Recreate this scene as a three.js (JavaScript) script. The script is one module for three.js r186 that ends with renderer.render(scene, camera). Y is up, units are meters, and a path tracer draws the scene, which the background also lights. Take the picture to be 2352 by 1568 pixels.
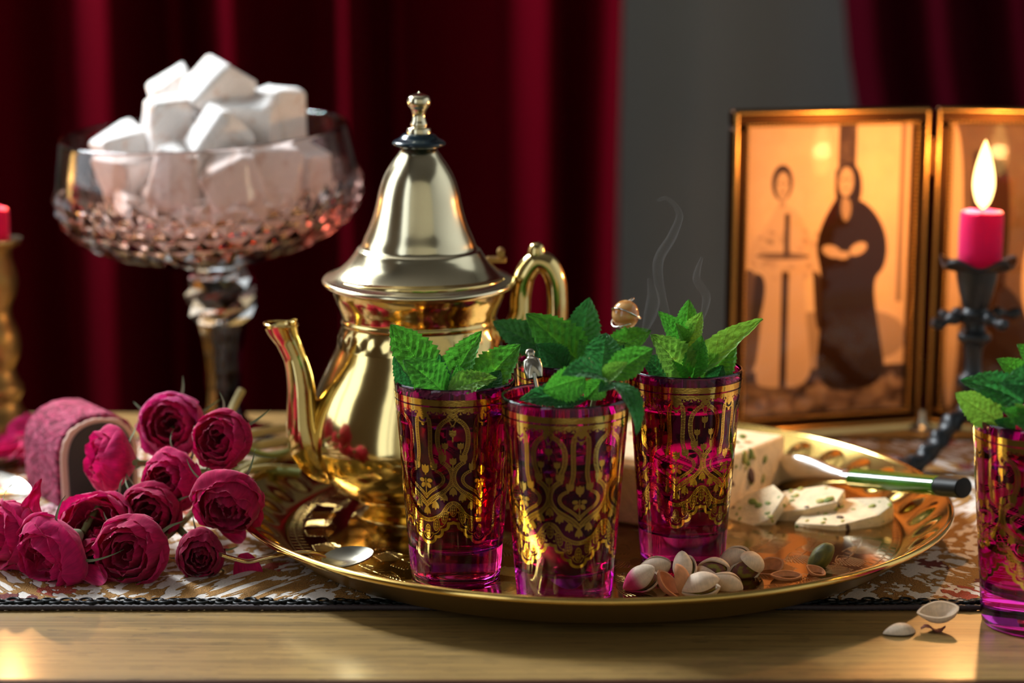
import * as THREE from 'three';
import { RectAreaLightUniformsLib } from 'three/addons/lights/RectAreaLightUniformsLib.js';
import { RoundedBoxGeometry } from 'three/addons/geometries/RoundedBoxGeometry.js';
import { mergeGeometries, mergeVertices, toCreasedNormals } from 'three/addons/utils/BufferGeometryUtils.js';
import { ImprovedNoise } from 'three/addons/math/ImprovedNoise.js';

// ---------------------------------------------------------------- camera, light, exposure
const scene = new THREE.Scene();
const camera = new THREE.PerspectiveCamera(2 * Math.atan(784 / 4400) * 180 / Math.PI, 2352 / 1568, 0.05, 12);
camera.position.set(0, 0.265, 0.885);
camera.lookAt(0, 0.265 - Math.sin(10.3 * Math.PI / 180), 0.885 - Math.cos(10.3 * Math.PI / 180));
camera.focus = 0.855;
camera.userData.fStop = 5.0;
scene.add(camera);
const renderer = new THREE.WebGLRenderer({ antialias: true });
renderer.toneMapping = THREE.LinearToneMapping;
renderer.toneMappingExposure = 1.0;
renderer.shadowMap.enabled = true;
renderer.shadowMap.type = THREE.PCFSoftShadowMap;
scene.background = new THREE.Color(0.55, 0.62, 0.72);
RectAreaLightUniformsLib.init();
// daylight through two windows of the left wall, plus an added third fill
const ROOM = { x0: -1.05, x1: 1.9, y0: -0.76, y1: 1.85, z0: -1.22, z1: 2.3 };
const WIN_AND_FILL = [{ z0: -1.14, z1: -0.62, y0: 0.85, y1: 1.68, power: 112 }, { z0: -0.48, z1: 0.2, y0: 0.12, y1: 1.55, power: 2.0 }, { z0: 1.1, z1: 2.25, y0: -0.3, y1: 1.7, power: 1.0 }];  // last entry: unseen fill light, added to brighten the front wall and room
for (const w of WIN_AND_FILL) {
  const l = new THREE.RectAreaLight(new THREE.Color(0.9, 0.96, 1.0), w.power, w.z1 - w.z0, w.y1 - w.y0);
  l.position.set(ROOM.x0 - 0.02, (w.y0 + w.y1) / 2, (w.z0 + w.z1) / 2);
  l.lookAt(ROOM.x0 + 2, (w.y0 + w.y1) / 2, (w.z0 + w.z1) / 2);
  scene.add(l);
}
const FLAME_POWER = 0.11;

// ---------------------------------------------------------------- helpers
function rng(seed) { let a = seed >>> 0; return () => { a = (a + 0x6D2B79F5) >>> 0; let t = a; t = Math.imul(t ^ (t >>> 15), t | 1); t ^= t + Math.imul(t ^ (t >>> 7), t | 61); return ((t ^ (t >>> 14)) >>> 0) / 4294967296; }; }
const noise = new ImprovedNoise();
const nz = (x, y, z = 0) => noise.noise(x, y, z);
const fbm = (x, y, z = 0, o = 4) => { let s = 0, a = 0.5; for (let i = 0; i < o; i++) { s += a * nz(x + 7.3 * i, y - 3.1 * i, z + 1.7 * i); x *= 2.03; y *= 2.03; z *= 2.03; a *= 0.5; } return s; };
const V = (x, y, z) => new THREE.Vector3(x, y, z);
const clamp = (x, a = 0, b = 1) => Math.min(b, Math.max(a, x));
const sm = (a, b, x) => { const t = clamp((x - a) / (b - a)); return t * t * (3 - 2 * t); };
const lerp = (a, b, t) => a + (b - a) * t;
const taken = {};
function numbered(n) { const k = taken[n] = (taken[n] ?? -1) + 1; return k ? n + '_' + String(k).padStart(3, '0') : n; }
function tag(o, label, category, group, kind) { o.userData.label = label; if (category) o.userData.category = category; if (group) o.userData.group = group; if (kind) o.userData.kind = kind; return o; }
function thing(name, label, category, pos = [0, 0, 0], group) { const o = new THREE.Group(); o.name = numbered(name); o.position.set(...pos); scene.add(o); return tag(o, label, category, group); }
function part(name, geo, mat, parent, label) { const m = new THREE.Mesh(geo, mat); m.name = name; if (label) m.userData.label = label; parent.add(m); return m; }
function struct(name, geo, mat, pos = [0, 0, 0]) { const m = new THREE.Mesh(geo, mat); m.name = numbered(name); m.position.set(...pos); m.userData.kind = 'structure'; scene.add(m); return m; }
function solo(name, geo, mat, label, category, pos = [0, 0, 0], group, kind) { const m = new THREE.Mesh(geo, mat); m.name = numbered(name); m.position.set(...pos); scene.add(m); return tag(m, label, category, group, kind); }
function copyOf(src, name, label, pos) { const c = src.clone(); c.name = numbered(name); c.position.set(...pos); c.userData = { ...src.userData, label }; scene.add(c); return c; }
function grid(nu, nv, f, closeU = false) { // f(u, v) -> [x, y, z]
  const p = [], uv = [], idx = [];
  for (let j = 0; j <= nv; j++) for (let i = 0; i <= nu; i++) { p.push(...f(i / nu, j / nv)); uv.push(i / nu, j / nv); }
  for (let j = 0; j < nv; j++) for (let i = 0; i < nu; i++) { const a = j * (nu + 1) + i, b = a + 1, c = a + nu + 1, d = c + 1; idx.push(a, b, d, a, d, c); }
  const g = new THREE.BufferGeometry(); g.setAttribute('position', new THREE.Float32BufferAttribute(p, 3)); g.setAttribute('uv', new THREE.Float32BufferAttribute(uv, 2)); g.setIndex(idx); g.computeVertexNormals();
  if (closeU) { const n = g.attributes.normal; for (let j = 0; j <= nv; j++) { const a = j * (nu + 1), b = a + nu; const v = V(n.getX(a) + n.getX(b), n.getY(a) + n.getY(b), n.getZ(a) + n.getZ(b)).normalize(); n.setXYZ(a, v.x, v.y, v.z); n.setXYZ(b, v.x, v.y, v.z); } }
  return g;
}
function smooth(pts, n) { // [r, y] list through a spline
  const c = new THREE.CatmullRomCurve3(pts.map(([r, y]) => V(r, y, 0)), false, 'centripetal');
  return c.getPoints(n).map(p => new THREE.Vector2(Math.max(0, p.x), p.y));
}
const lathe = (pts, seg = 64, n = 0) => new THREE.LatheGeometry(n ? smooth(pts, n) : pts.map(([r, y]) => new THREE.Vector2(r, y)), seg);
function sweep(pts, rad, ns = 40, nr = 16, { closed = false, caps = true } = {}) { // rad(t, a) -> radius
  const c = new THREE.CatmullRomCurve3(pts.map(p => p.isVector3 ? p : V(...p)), closed, 'centripetal');
  const fr = c.computeFrenetFrames(ns, closed), P = c.getSpacedPoints(ns);
  const g = grid(nr, ns, (u, v) => {
    const i = Math.round(v * ns), a = u * Math.PI * 2, r = typeof rad === 'function' ? rad(v, a) : rad;
    const [rx, ry] = Array.isArray(r) ? r : [r, r], N = fr.normals[i], B = fr.binormals[i], cx = Math.cos(a) * rx, sy = Math.sin(a) * ry;
    return [P[i].x + N.x * cx + B.x * sy, P[i].y + N.y * cx + B.y * sy, P[i].z + N.z * cx + B.z * sy];
  }, true);
  if (!caps || closed) return g;
  const out = [g];
  for (const e of [0, 1]) { const i = e * ns; const ring = []; for (let k = 0; k <= nr; k++) { const q = (e * ns) * (nr + 1) + k; ring.push(V().fromBufferAttribute(g.attributes.position, q)); }
    const p = [], uv = [], idx = []; p.push(P[i].x, P[i].y, P[i].z); uv.push(0, 0); ring.forEach(q => { p.push(q.x, q.y, q.z); uv.push(0, 0); });
    for (let k = 1; k <= nr; k++) e ? idx.push(0, k, k + 1) : idx.push(0, k + 1, k);
    const h = new THREE.BufferGeometry(); h.setAttribute('position', new THREE.Float32BufferAttribute(p, 3)); h.setAttribute('uv', new THREE.Float32BufferAttribute(uv, 2)); h.setIndex(idx); h.computeVertexNormals(); out.push(h); }
  return mergeGeometries(out);
}
function sculpt(g, f) { const p = g.attributes.position; for (let i = 0; i < p.count; i++) { const q = f(p.getX(i), p.getY(i), p.getZ(i), i); p.setXYZ(i, q[0], q[1], q[2]); } p.needsUpdate = true; g.computeVertexNormals(); return g; }
function weld(g) { const h = g.clone(); h.deleteAttribute('uv'); h.deleteAttribute('normal'); const m = mergeVertices(h, 1e-6); m.computeVertexNormals(); return m; }
const moved = (g, x, y, z) => { g.translate(x, y, z); return g; };
function tex(w, h, f, { srgb = true, repeat = null } = {}) { // f(x, y) in 0..1 -> [r, g, b] 0..255
  const d = new Uint8Array(w * h * 4);
  for (let j = 0; j < h; j++) for (let i = 0; i < w; i++) { const c = f(i / w, j / h), k = (j * w + i) * 4; d[k] = clamp(c[0], 0, 255); d[k + 1] = clamp(c[1], 0, 255); d[k + 2] = clamp(c[2], 0, 255); d[k + 3] = 255; }
  const t = new THREE.DataTexture(d, w, h); t.magFilter = t.minFilter = THREE.LinearFilter; t.wrapS = t.wrapT = THREE.RepeatWrapping; if (srgb) t.colorSpace = THREE.SRGBColorSpace; if (repeat) t.repeat.set(...repeat); t.needsUpdate = true; return t;
}
function canvasTex(w, h, draw, srgb = true) { const c = document.createElement('canvas'); c.width = w; c.height = h; draw(c.getContext('2d'), w, h); const t = new THREE.CanvasTexture(c); t.wrapS = t.wrapT = THREE.RepeatWrapping; if (srgb) t.colorSpace = THREE.SRGBColorSpace; return t; }
// noise that repeats after 1 in x and y
const tile = (x, y, f, s = 0, o = 4) => { const a = x * Math.PI * 2, b = y * Math.PI * 2, r = f / (2 * Math.PI); let t = 0, k = 0.5, q = r; for (let i = 0; i < o; i++) { t += k * (nz(Math.cos(a) * q + s, Math.sin(a) * q + Math.cos(b) * q * 0.73 + i * 3, Math.sin(b) * q + s * 0.7) ); k *= 0.5; q *= 2; } return t; };
const std = o => new THREE.MeshStandardMaterial(o);
const phys = o => new THREE.MeshPhysicalMaterial(o);
const rgb = (r, g, b) => new THREE.Color().setRGB(r, g, b);

// ---------------------------------------------------------------- materials
const D = THREE.DoubleSide;
const smudge = tex(512, 512, (x, y) => { const v = tile(x, y, 5, 3) * 1.1 + tile(x, y, 40, 9, 3) * 0.5; const k = 128 + 120 * v; return [k, k, k]; }, { srgb: false });
const M = {
  wall: std({ color: rgb(0.30, 0.30, 0.285), roughness: 0.9 }),
  beige: std({ color: rgb(0.78, 0.72, 0.56), roughness: 0.9 }),
  pale: std({ color: rgb(0.55, 0.55, 0.54), roughness: 0.9 }),
  umber: std({ color: rgb(0.2, 0.15, 0.1), roughness: 0.9 }),
  ceiling: std({ color: rgb(0.1, 0.09, 0.08), roughness: 0.95 }),
  floor: std({ color: rgb(0.16, 0.1, 0.06), roughness: 0.6 }),
  frameWhite: std({ color: rgb(0.7, 0.7, 0.68), roughness: 0.5 }),
  brass: std({ color: rgb(0.78, 0.6, 0.25), metalness: 1, roughness: 0.12, bumpMap: smudge, bumpScale: 0.00004 }),
  brassPale: std({ color: rgb(0.82, 0.74, 0.5), metalness: 1, roughness: 0.17 }),
  brassOld: std({ color: rgb(0.4, 0.24, 0.08), metalness: 1, roughness: 0.38 }),
  silver: std({ color: rgb(0.75, 0.74, 0.7), metalness: 1, roughness: 0.14 }),
  silverOld: std({ color: rgb(0.5, 0.47, 0.38), metalness: 1, roughness: 0.25 }),
  blackPlastic: std({ color: rgb(0.006, 0.02, 0.03), roughness: 0.18 }),
  iron: std({ color: rgb(0.012, 0.015, 0.018), roughness: 0.38, metalness: 0.3, bumpMap: smudge, bumpScale: 0.0006 }),
  stem: std({ color: rgb(0.13, 0.17, 0.05), roughness: 0.7 }),
  stemDry: std({ color: rgb(0.26, 0.22, 0.09), roughness: 0.8 }),
  sepal: std({ color: rgb(0.2, 0.25, 0.14), roughness: 0.75, side: D }),
  wick: std({ color: rgb(0.02, 0.015, 0.01), roughness: 0.9 }),
};

// ---------------------------------------------------------------- the room
{
  const T = 0.12, { x0, x1, y0, y1, z0, z1 } = ROOM, W = x1 - x0, H = y1 - y0, L = z1 - z0, cx = (x0 + x1) / 2, cz = (z0 + z1) / 2, cy = (y0 + y1) / 2;
  const box = (w, h, l) => new THREE.BoxGeometry(w, h, l);
  struct('floor', box(W + 2 * T, T, L + 2 * T), M.floor, [cx, y0 - T / 2, cz]);
  struct('ceiling', box(W + 2 * T, T, L + 2 * T), M.ceiling, [cx, y1 + T / 2, cz]);
  struct('wall_back', box(W + 2 * T, H, T), M.wall, [cx, cy, z0 - T / 2]);
  struct('wall_front', box(W + 2 * T, H, T), M.beige, [cx, cy, z1 + T / 2]);
  struct('wall_right', box(T, H, L), M.pale, [x1 + T / 2, cy, cz]);
  const pieces = []; // left wall with two windows and an opening for the added fill
  const add = (za, zb, ya, yb) => pieces.push(moved(box(T, yb - ya, zb - za), x0 - T / 2, (ya + yb) / 2, (za + zb) / 2));
  add(z0, WIN_AND_FILL[0].z0, y0, y1); add(WIN_AND_FILL[0].z1, WIN_AND_FILL[1].z0, y0, y1); add(WIN_AND_FILL[1].z1, WIN_AND_FILL[2].z0, y0, y1); add(WIN_AND_FILL[2].z1, z1, y0, y1);
  for (const w of WIN_AND_FILL) { add(w.z0, w.z1, y0, w.y0); add(w.z0, w.z1, w.y1, y1); }
  struct('wall_left', mergeGeometries(pieces), M.umber);
  WIN_AND_FILL.forEach((w, i) => {  // the last one only frames the added fill light
    const o = new THREE.Group(); o.name = 'window_' + (i + 1); o.userData.kind = 'structure'; scene.add(o);
    const b = 0.03, zc = (w.z0 + w.z1) / 2, yc = (w.y0 + w.y1) / 2;
    for (const [dz, dy, lz, ly] of [[-(w.z1 - w.z0) / 2 + b / 2, 0, b, w.y1 - w.y0], [(w.z1 - w.z0) / 2 - b / 2, 0, b, w.y1 - w.y0], [0, 0, b, w.y1 - w.y0], [0, (w.y1 - w.y0) / 2 - b / 2, w.z1 - w.z0, b], [0, -(w.y1 - w.y0) / 2 + b / 2, w.z1 - w.z0, b]]) part('opening_frame', moved(new RoundedBoxGeometry(0.04, ly, lz, 2, 0.004), x0 + 0.015, yc + dy, zc + dz), M.frameWhite, o);
  });
}
// curtains: folded sheets with thickness
{
  const velvet = c => phys({ color: c, roughness: 1, specularIntensity: 0.04, bumpMap: smudge, bumpScale: 0.0006 });
  const sheet = (xs, edge) => { // xs: [x, z] fold line; edge(y): sideways shift
    const c = new THREE.CatmullRomCurve3(xs.map(([x, z]) => V(x, 0, z)), false, 'centripetal'), n = xs.length * 10, P = c.getPoints(n), th = 0.004;
    const prof = []; for (let i = 0; i <= n; i++) prof.push(P[i]); for (let i = n; i >= 0; i--) prof.push(V(P[i].x, 0, P[i].z - th)); prof.push(P[0]);
    return grid(prof.length - 1, 24, (u, v) => { const p = prof[Math.round(u * (prof.length - 1))], y = lerp(-0.74, 1.78, v); return [p.x + edge(y, p.x) + 0.006 * nz(p.x * 6, y * 2.2, 1), y, p.z + 0.012 * nz(p.x * 9, y * 1.7, 4)]; });
  };
  const k = 1 / 2300, X = px => (px - 1176) * k, Z = -1.06;
  const left = [[-420, 0], [-330, .03], [-250, -.03], [-120, .025], [-60, .0], [20, -.005], [118, -.03], [200, .012], [268, .034], [300, .0], [342, -.022], [385, -.004], [440, -.026], [490, .004], [540, .028], [600, -.01], [735, -.034], [770, -.006], [805, .022], [850, -.018], [884, -.024], [912, -.004], [960, -.03], [1050, -.035], [1140, -.03], [1200, -.006], [1268, .012], [1325, -.02], [1380, .0], [1428, .012]];
  const lc = solo('curtain', sheet(left.map(([x, z]) => [X(x), Z + z * 1.7]), () => 0), velvet(rgb(0.07, 0.0002, 0.0035)), 'dark red velvet curtain hanging in folds behind the teapot and glass compote', 'curtain');
  const right = [[1925, 0], [1985, .02], [2060, -.012], [2150, .02], [2240, -.015], [2330, .02], [2420, -.02], [2520, .02], [2640, -.02], [2800, .02], [3000, -.02]];
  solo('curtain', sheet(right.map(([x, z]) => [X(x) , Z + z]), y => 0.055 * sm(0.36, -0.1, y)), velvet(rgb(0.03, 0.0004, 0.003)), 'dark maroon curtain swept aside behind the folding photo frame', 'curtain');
}

// ---------------------------------------------------------------- table, runner
{
  const grain = tex(1024, 512, (x, y) => {
    const w = tile(x, y, 3, 11, 3), l = tile(x * 1, y, 7, 5, 2), f = nz(y * 260 + w * 6, Math.sin(x * 6.283) * 2.2, Math.cos(x * 6.283) * 2.2), s = nz(y * 90 + w * 3, Math.sin(x * 6.283) * 1.1, Math.cos(x * 6.283) * 1.1 + 5);
    const pore = nz(y * 420, Math.sin(x * 6.283) * 9, Math.cos(x * 6.283) * 9 + 2) > 0.42 ? 0.72 : 1;
    const v = (1 + 0.2 * s + 0.16 * f + 0.14 * l) * pore; return [150 * v, 120 * v, 68 * v];
  }, { repeat: [1.6, 3.2] });
  const t = thing('table', 'glossy light brown wooden table under the runner, front edge at the bottom', 'table');
  const wood = phys({ map: grain, roughness: 0.42, clearcoat: 0.55, clearcoatRoughness: 0.17 });
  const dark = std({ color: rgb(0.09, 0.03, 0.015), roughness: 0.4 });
  const top = new RoundedBoxGeometry(1.5, 0.012, 0.486, 3, 0.0008); { const p = top.attributes.position, uv = top.attributes.uv; for (let i = 0; i < p.count; i++) uv.setXY(i, p.getX(i) / 1.5, p.getZ(i) / 0.75); }
  part('tabletop', moved(top, 0, -0.006, -0.0745), wood, t);
  part('dark_front_strip', moved(new RoundedBoxGeometry(1.5, 0.0122, 0.0016, 2, 0.0004), 0, -0.0064, 0.1693), dark, t, 'dark strip along the front edge');  // thin dark strip set in front of the tabletop edge
  part('top_moulding', moved(new RoundedBoxGeometry(1.49, 0.018, 0.474, 2, 0.005), 0, -0.021, -0.0755), dark, t, 'dark moulding under the top');
  part('apron', moved(new THREE.BoxGeometry(1.4, 0.1, 0.43), 0, -0.08, -0.0755), dark, t);
  for (const x of [-0.68, 0.68]) for (const z of [-0.27, 0.12]) part('leg', moved(new RoundedBoxGeometry(0.05, 0.63, 0.05, 2, 0.006), x, -0.444, z), dark, t);
}
{
  const N = 1024, r = rng(5); // chain-stitched islands on white cloth
  const H = new Float32Array(N * N), C = new Uint8Array(N * N), spots = [];
  for (let i = 0; i < 30; i++) spots.push([r(), r(), 0.02 + 0.025 * r(), r() < 0.6 ? 2 : 3]);
  for (let j = 0; j < N; j++) for (let i = 0; i < N; i++) {
    const x = i / N, y = j / N, k = j * N + i;
    const a = tile(x, y, 34, 2, 3), b = tile(x, y, 44, 8, 3), c = tile(x, y, 40, 5, 2);
    let kind = a < -0.07 || b < -0.16 ? 0 : 1; // white gaps between the islands
    if (kind) for (const q of spots) { let dx = x - q[0] + 0.02 * b, dy = y - q[1] + 0.02 * a; dx -= Math.round(dx); dy -= Math.round(dy); if (Math.hypot(dx, dy) < q[2] * (1 + c)) kind = q[3]; }
    C[k] = kind; H[k] = kind ? 0.5 + 0.5 * Math.abs(Math.sin((a + b) * 75)) * (0.25 + 0.75 * Math.abs(Math.sin((x * 0.8 + y * 0.6 + 0.05 * a) * 620) * Math.sin((x * 0.6 - y * 0.8 + 0.05 * b) * 620))) : 0.12;
  }
  const pal = [[214, 205, 196], [176, 124, 50], [178, 62, 34], [120, 34, 24]];
  const map = tex(N, N, (x, y) => { const k = Math.round(y * N) * N + Math.round(x * N), c = pal[C[k]], v = C[k] ? 0.3 + 0.85 * H[k] : 1 + 0.12 * nz(x * 300, y * 300); return c.map(a => a * v); });
  const bump = tex(N, N, (x, y) => { const h = 255 * H[Math.round(y * N) * N + Math.round(x * N)]; return [h, h, h]; }, { srgb: false });
  const cloth = std({ map, bumpMap: bump, bumpScale: 0.0012, roughness: 0.85 });
  const t = thing('table_runner', 'white table runner embroidered with gold and red motifs, edged in black braid', 'runner');
  const x0 = -0.66, x1 = 0.66, z0 = -0.232, z1 = 0.078;
  const top = grid(160, 40, (u, v) => { const x = lerp(x0, x1, u), z = lerp(z1, z0, v); return [x, 0.0028 + 0.0004 * nz(x * 9, z * 9, 3), z]; });
  { const uv = top.attributes.uv, p = top.attributes.position; for (let i = 0; i < uv.count; i++) uv.setXY(i, p.getX(i) / 0.24, p.getZ(i) / 0.24); }
  part('embroidered_cloth', top, cloth, t);
  const yarn = phys({ color: rgb(0.003, 0.0045, 0.0045), roughness: 0.45, specularIntensity: 0.45 });
  const lining = std({ color: rgb(0.03, 0.018, 0.014), roughness: 0.8 });
  part('lining', moved(new THREE.BoxGeometry(x1 - x0, 0.0022, z1 - z0), 0, 0.0012, (z0 + z1) / 2), lining, t);
  for (const zz of [z1, z0]) {
    const loops = []; const rr = rng(17);
    for (let i = 0; i < 330; i++) { const x = lerp(x0, x1, i / 330); const g = new THREE.TorusGeometry(0.0022 + 0.0005 * rr(), 0.0009, 6, 12); g.rotateX(Math.PI / 2 - 0.1 + 0.3 * (rr() - 0.5)); g.rotateY((rr() - 0.5) * 0.9); g.translate(x + 0.001 * rr(), 0.0025 + 0.0004 * rr(), zz + 0.002 * (i % 2) + 0.0006 * nz(x * 40, zz, 0)); loops.push(g); }
    const b = part('braid_trim', mergeGeometries(loops), yarn, t, 'black looped braid'); b.userData.kind = 'stuff';
    const cord = sweep(Array.from({ length: 60 }, (_, i) => V(lerp(x0, x1, i / 59), 0.0015, zz + 0.0055 + 0.0003 * Math.sin(i * 2.3))), (v, a) => 0.0013 * (1 + 0.18 * Math.sin(v * 2600 + a * 2)), 1200, 6);
    part('edge_cord', cord, std({ color: rgb(0.035, 0.022, 0.025), roughness: 0.6 }), t);
  }
}

// ---------------------------------------------------------------- tray
const TRAY = [0.04, 0.0038, -0.04];
{
  const eng = canvasTex(2048, 2048, (g, w) => { // chased leaf work, read as depth
    g.fillStyle = '#fff'; g.fillRect(0, 0, w, w); g.translate(w / 2, w / 2); g.strokeStyle = '#000'; g.lineCap = 'round';
    const r = rng(3);
    for (const [R, n] of [[960, 44], [820, 38], [680, 30], [540, 24], [400, 18], [260, 12]]) for (let i = 0; i < n; i++) {
      g.save(); g.rotate((i + 0.5 * r()) / n * Math.PI * 2); g.translate(R - 60, 0); g.rotate((i % 2 ? 0.7 : -0.7));
      for (let k = -5; k <= 5; k++) { g.lineWidth = 4; g.beginPath(); g.moveTo(-60, 0); g.quadraticCurveTo(-10, k * 9, 62 - Math.abs(k) * 7, k * 10); g.stroke(); }
      g.restore(); }
    for (const R of [1010, 985, 890, 750, 610]) { g.lineWidth = 4; g.beginPath(); g.arc(0, 0, R, 0, 7); g.stroke(); for (let i = 0; i < 180; i++) { g.beginPath(); const a = i / 180 * 6.2832; g.moveTo(Math.cos(a) * R, Math.sin(a) * R); g.lineTo(Math.cos(a + 0.012) * (R - 22), Math.sin(a + 0.012) * (R - 22)); g.stroke(); } }
  }, false);
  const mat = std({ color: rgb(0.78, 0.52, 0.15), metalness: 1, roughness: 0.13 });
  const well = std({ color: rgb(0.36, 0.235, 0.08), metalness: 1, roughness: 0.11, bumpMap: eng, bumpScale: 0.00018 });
  const t = thing('serving_tray', 'round polished brass tray with raised rim holding the teapot and glasses', 'tray', TRAY);
  const R = 0.153;
  const wg = grid(96, 16, (u, v) => { const a = u * Math.PI * 2, r = R * v; return [r * Math.cos(a), 0.002, -r * Math.sin(a)]; });
  { const p = wg.attributes.position, uv = wg.attributes.uv; for (let i = 0; i < p.count; i++) uv.setXY(i, 0.5 + p.getX(i) / (2 * R), 0.5 + p.getZ(i) / (2 * R)); }
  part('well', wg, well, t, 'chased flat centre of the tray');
  // wall with pressed oval bosses, then the rolled rim
  const NB = 46;
  const wall = grid(NB * 14, 30, (u, v) => { const a = u * Math.PI * 2, r0 = lerp(R - 0.001, 0.1732, v), h = 0.002 + 0.0152 * Math.pow(v, 1.25); const c = (u * NB) % 1 - 0.5, w = (v - 0.5) / 0.36, d = Math.sqrt((c / 0.36) ** 2 + w * w), k = d < 1 ? 0.0016 * Math.cos(d * Math.PI / 2) : 0; const r = r0 - k * 0.4; return [r * Math.cos(a), h + k, -r * Math.sin(a)]; }, true);
  part('wall', wall, mat, t, 'sloping wall with oval bosses');
  part('rim', new THREE.LatheGeometry([[0.1728, 0.0172], [0.1735, 0.0182], [0.1745, 0.0184], [0.1756, 0.0176], [0.1759, 0.0166], [0.1755, 0.0156], [0.1745, 0.0150], [0.1732, 0.0154]].map(p => new THREE.Vector2(...p)), 160), mat, t, 'rolled bright rim');
  part('underside', new THREE.LatheGeometry([[0.0001, 0.0004], [R, 0.0004], [0.1735, 0.0152]].map(p => new THREE.Vector2(...p)), 120), std({ color: rgb(0.5, 0.34, 0.12), metalness: 1, roughness: 0.35 }), t);
}
const FLOOR = TRAY[1] + 0.002; // top of the tray's well

// ---------------------------------------------------------------- teapot
{
  const z = -0.061, base = FLOOR;
  const t = thing('teapot', 'polished brass teapot with bell-shaped lid and curved spout on the tray', 'teapot', [-0.0465, base, z]);
  const K = 1 / 4540, h = y => (1172 - y) * K / 0.972; // metres above the tray
  const pr = (a, n) => new THREE.LatheGeometry(smooth(a.map(([w, y]) => [w * K, h(y)]), n), 96);
  const body = pr([[1, 1140], [90, 1146], [140, 1140], [178, 1122], [212, 1096], [240, 1060], [254, 1020], [257, 990], [250, 940], [232, 885], [208, 835], [186, 790], [176, 760], [175, 748], [178, 742], [178, 736], [176, 732], [180, 716], [187, 700], [193, 684], [196, 668], [198, 650], [196, 640], [1, 640]], 150);
  part('body', body, M.brass, t);
  part('foot', pr([[70, 1146], [112, 1143], [122, 1150], [132, 1158], [146, 1166], [152, 1170], [150, 1172], [1, 1172]], 50), M.brass, t);
  // ring of chased panels round the neck
  const band = grid(240, 12, (u, v) => { const a = u * Math.PI * 2, y = lerp(792, 746, v), r0 = lerp(187, 175.5, v), s = (u * 20) % 1, k = 3.2 * Math.max(0, 1 - Math.hypot((s - 0.5) * 2.2, (v - 0.5) * 2.2)); const r = (r0 + 1.2 + k) * K; return [r * Math.cos(a), h(y), -r * Math.sin(a)]; }, true);
  part('chased_band', band, M.brass, t, 'band of chased panels round the neck');
  const lid = thing('x', '', '', [0, 0, 0]); scene.remove(lid); delete taken.x; lid.name = 'lid'; lid.userData = { label: 'pale brass bell-shaped lid' }; t.add(lid); lid.position.set(0, h(652), 0); lid.rotation.z = -0.012; lid.rotation.x = 0.05;
  const ph = y => h(y) - h(652);
  part('lid_shell', new THREE.LatheGeometry(smooth([[200, 662], [210, 660], [216, 656], [219, 650], [216, 645], [208, 642], [190, 634], [172, 620], [158, 606], [146, 590], [139, 579], [136, 577], [131, 573], [124, 556], [112, 530], [103, 505], [96, 478], [91, 455], [84, 432], [76, 413], [64, 393], [50, 374], [36, 356], [26, 352], [1, 350]].map(([w, y]) => [w * K, ph(y)]), 140), 96), M.brassPale, lid);
  part('collar', new THREE.LatheGeometry(smooth([[27, 372], [27, 362], [30, 357], [52, 354], [59, 349], [58, 344], [44, 336], [32, 326], [1, 325]].map(([w, y]) => [w * K, ph(y)]), 40), 48), M.blackPlastic, lid, 'black heatproof collar');
  part('finial', new THREE.LatheGeometry(smooth([[1, 330], [26, 328], [27, 320], [25, 314], [18, 312], [19, 306], [15, 296], [14, 286], [18, 274], [25, 264], [26, 254], [22, 246], [10, 241], [4, 239], [0.1, 236]].map(([w, y]) => [w * K, ph(y)]), 60), 40), M.brassPale, lid, 'turned brass finial');
  const q = (x, y, d = 0) => V((x - 965) * K * 1.0, h(y), d);
  // spout
  const sp = [q(800, 1050, .012), q(760, 1046, .014), q(725, 1022, .016), q(708, 975, .018), q(704, 920, .018), q(702, 870, .018), q(694, 822, .018), q(680, 782, .018), q(664, 744, .018), q(661, 734, .018)];
  const rs = [[0, 52], [.16, 50], [.3, 45], [.42, 38], [.55, 34], [.68, 30], [.8, 26], [.9, 28], [.97, 35], [1, 38]];
  const rad = v => { for (let i = 1; i < rs.length; i++) if (v <= rs[i][0]) return lerp(rs[i - 1][1], rs[i][1], (v - rs[i - 1][0]) / (rs[i][0] - rs[i - 1][0])); return 38; };
  const oct = (v, a) => { const f = lerp(1, Math.cos(Math.PI / 8) / Math.cos(((a + Math.PI / 8) % (Math.PI / 4)) - Math.PI / 8), 0.4 * (1 - sm(.8, .95, v))); return rad(v) * K * f; };
  part('spout', sweep(sp, oct, 70, 48, { caps: false }), M.brass, t);
  { const lip = new THREE.TorusGeometry(38 * K, 2.6 * K, 10, 40); lip.rotateX(Math.PI / 2); lip.rotateZ(-0.06); lip.translate(sp[9].x, sp[9].y, sp[9].z); part('spout_lip', lip, M.brass, t); }
  part('handle', sweep([q(1150, 770, -.006), q(1176, 764, -.008), q(1192, 735, -.01), q(1196, 690, -.012), q(1208, 640, -.012), q(1232, 614, -.012), q(1256, 622, -.012), q(1274, 652, -.012), q(1280, 700, -.012), q(1278, 780, -.012), q(1264, 880, -.012), q(1240, 950, -.01), q(1205, 985, -.008), q(1160, 985, 0)], (v, a) => [24 * K, 29 * K], 120, 24), M.brass, t);
  part('handle_knob', (() => { const g = lathe([[0.1, 0], [16, 2], [20, 12], [19, 26], [14, 36], [6, 41], [0.1, 42]].map(([a, b]) => [a * K, b * K]), 28, 30); g.translate(...q(1232, 612, -.012).toArray()); return g; })(), M.brass, t);
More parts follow.
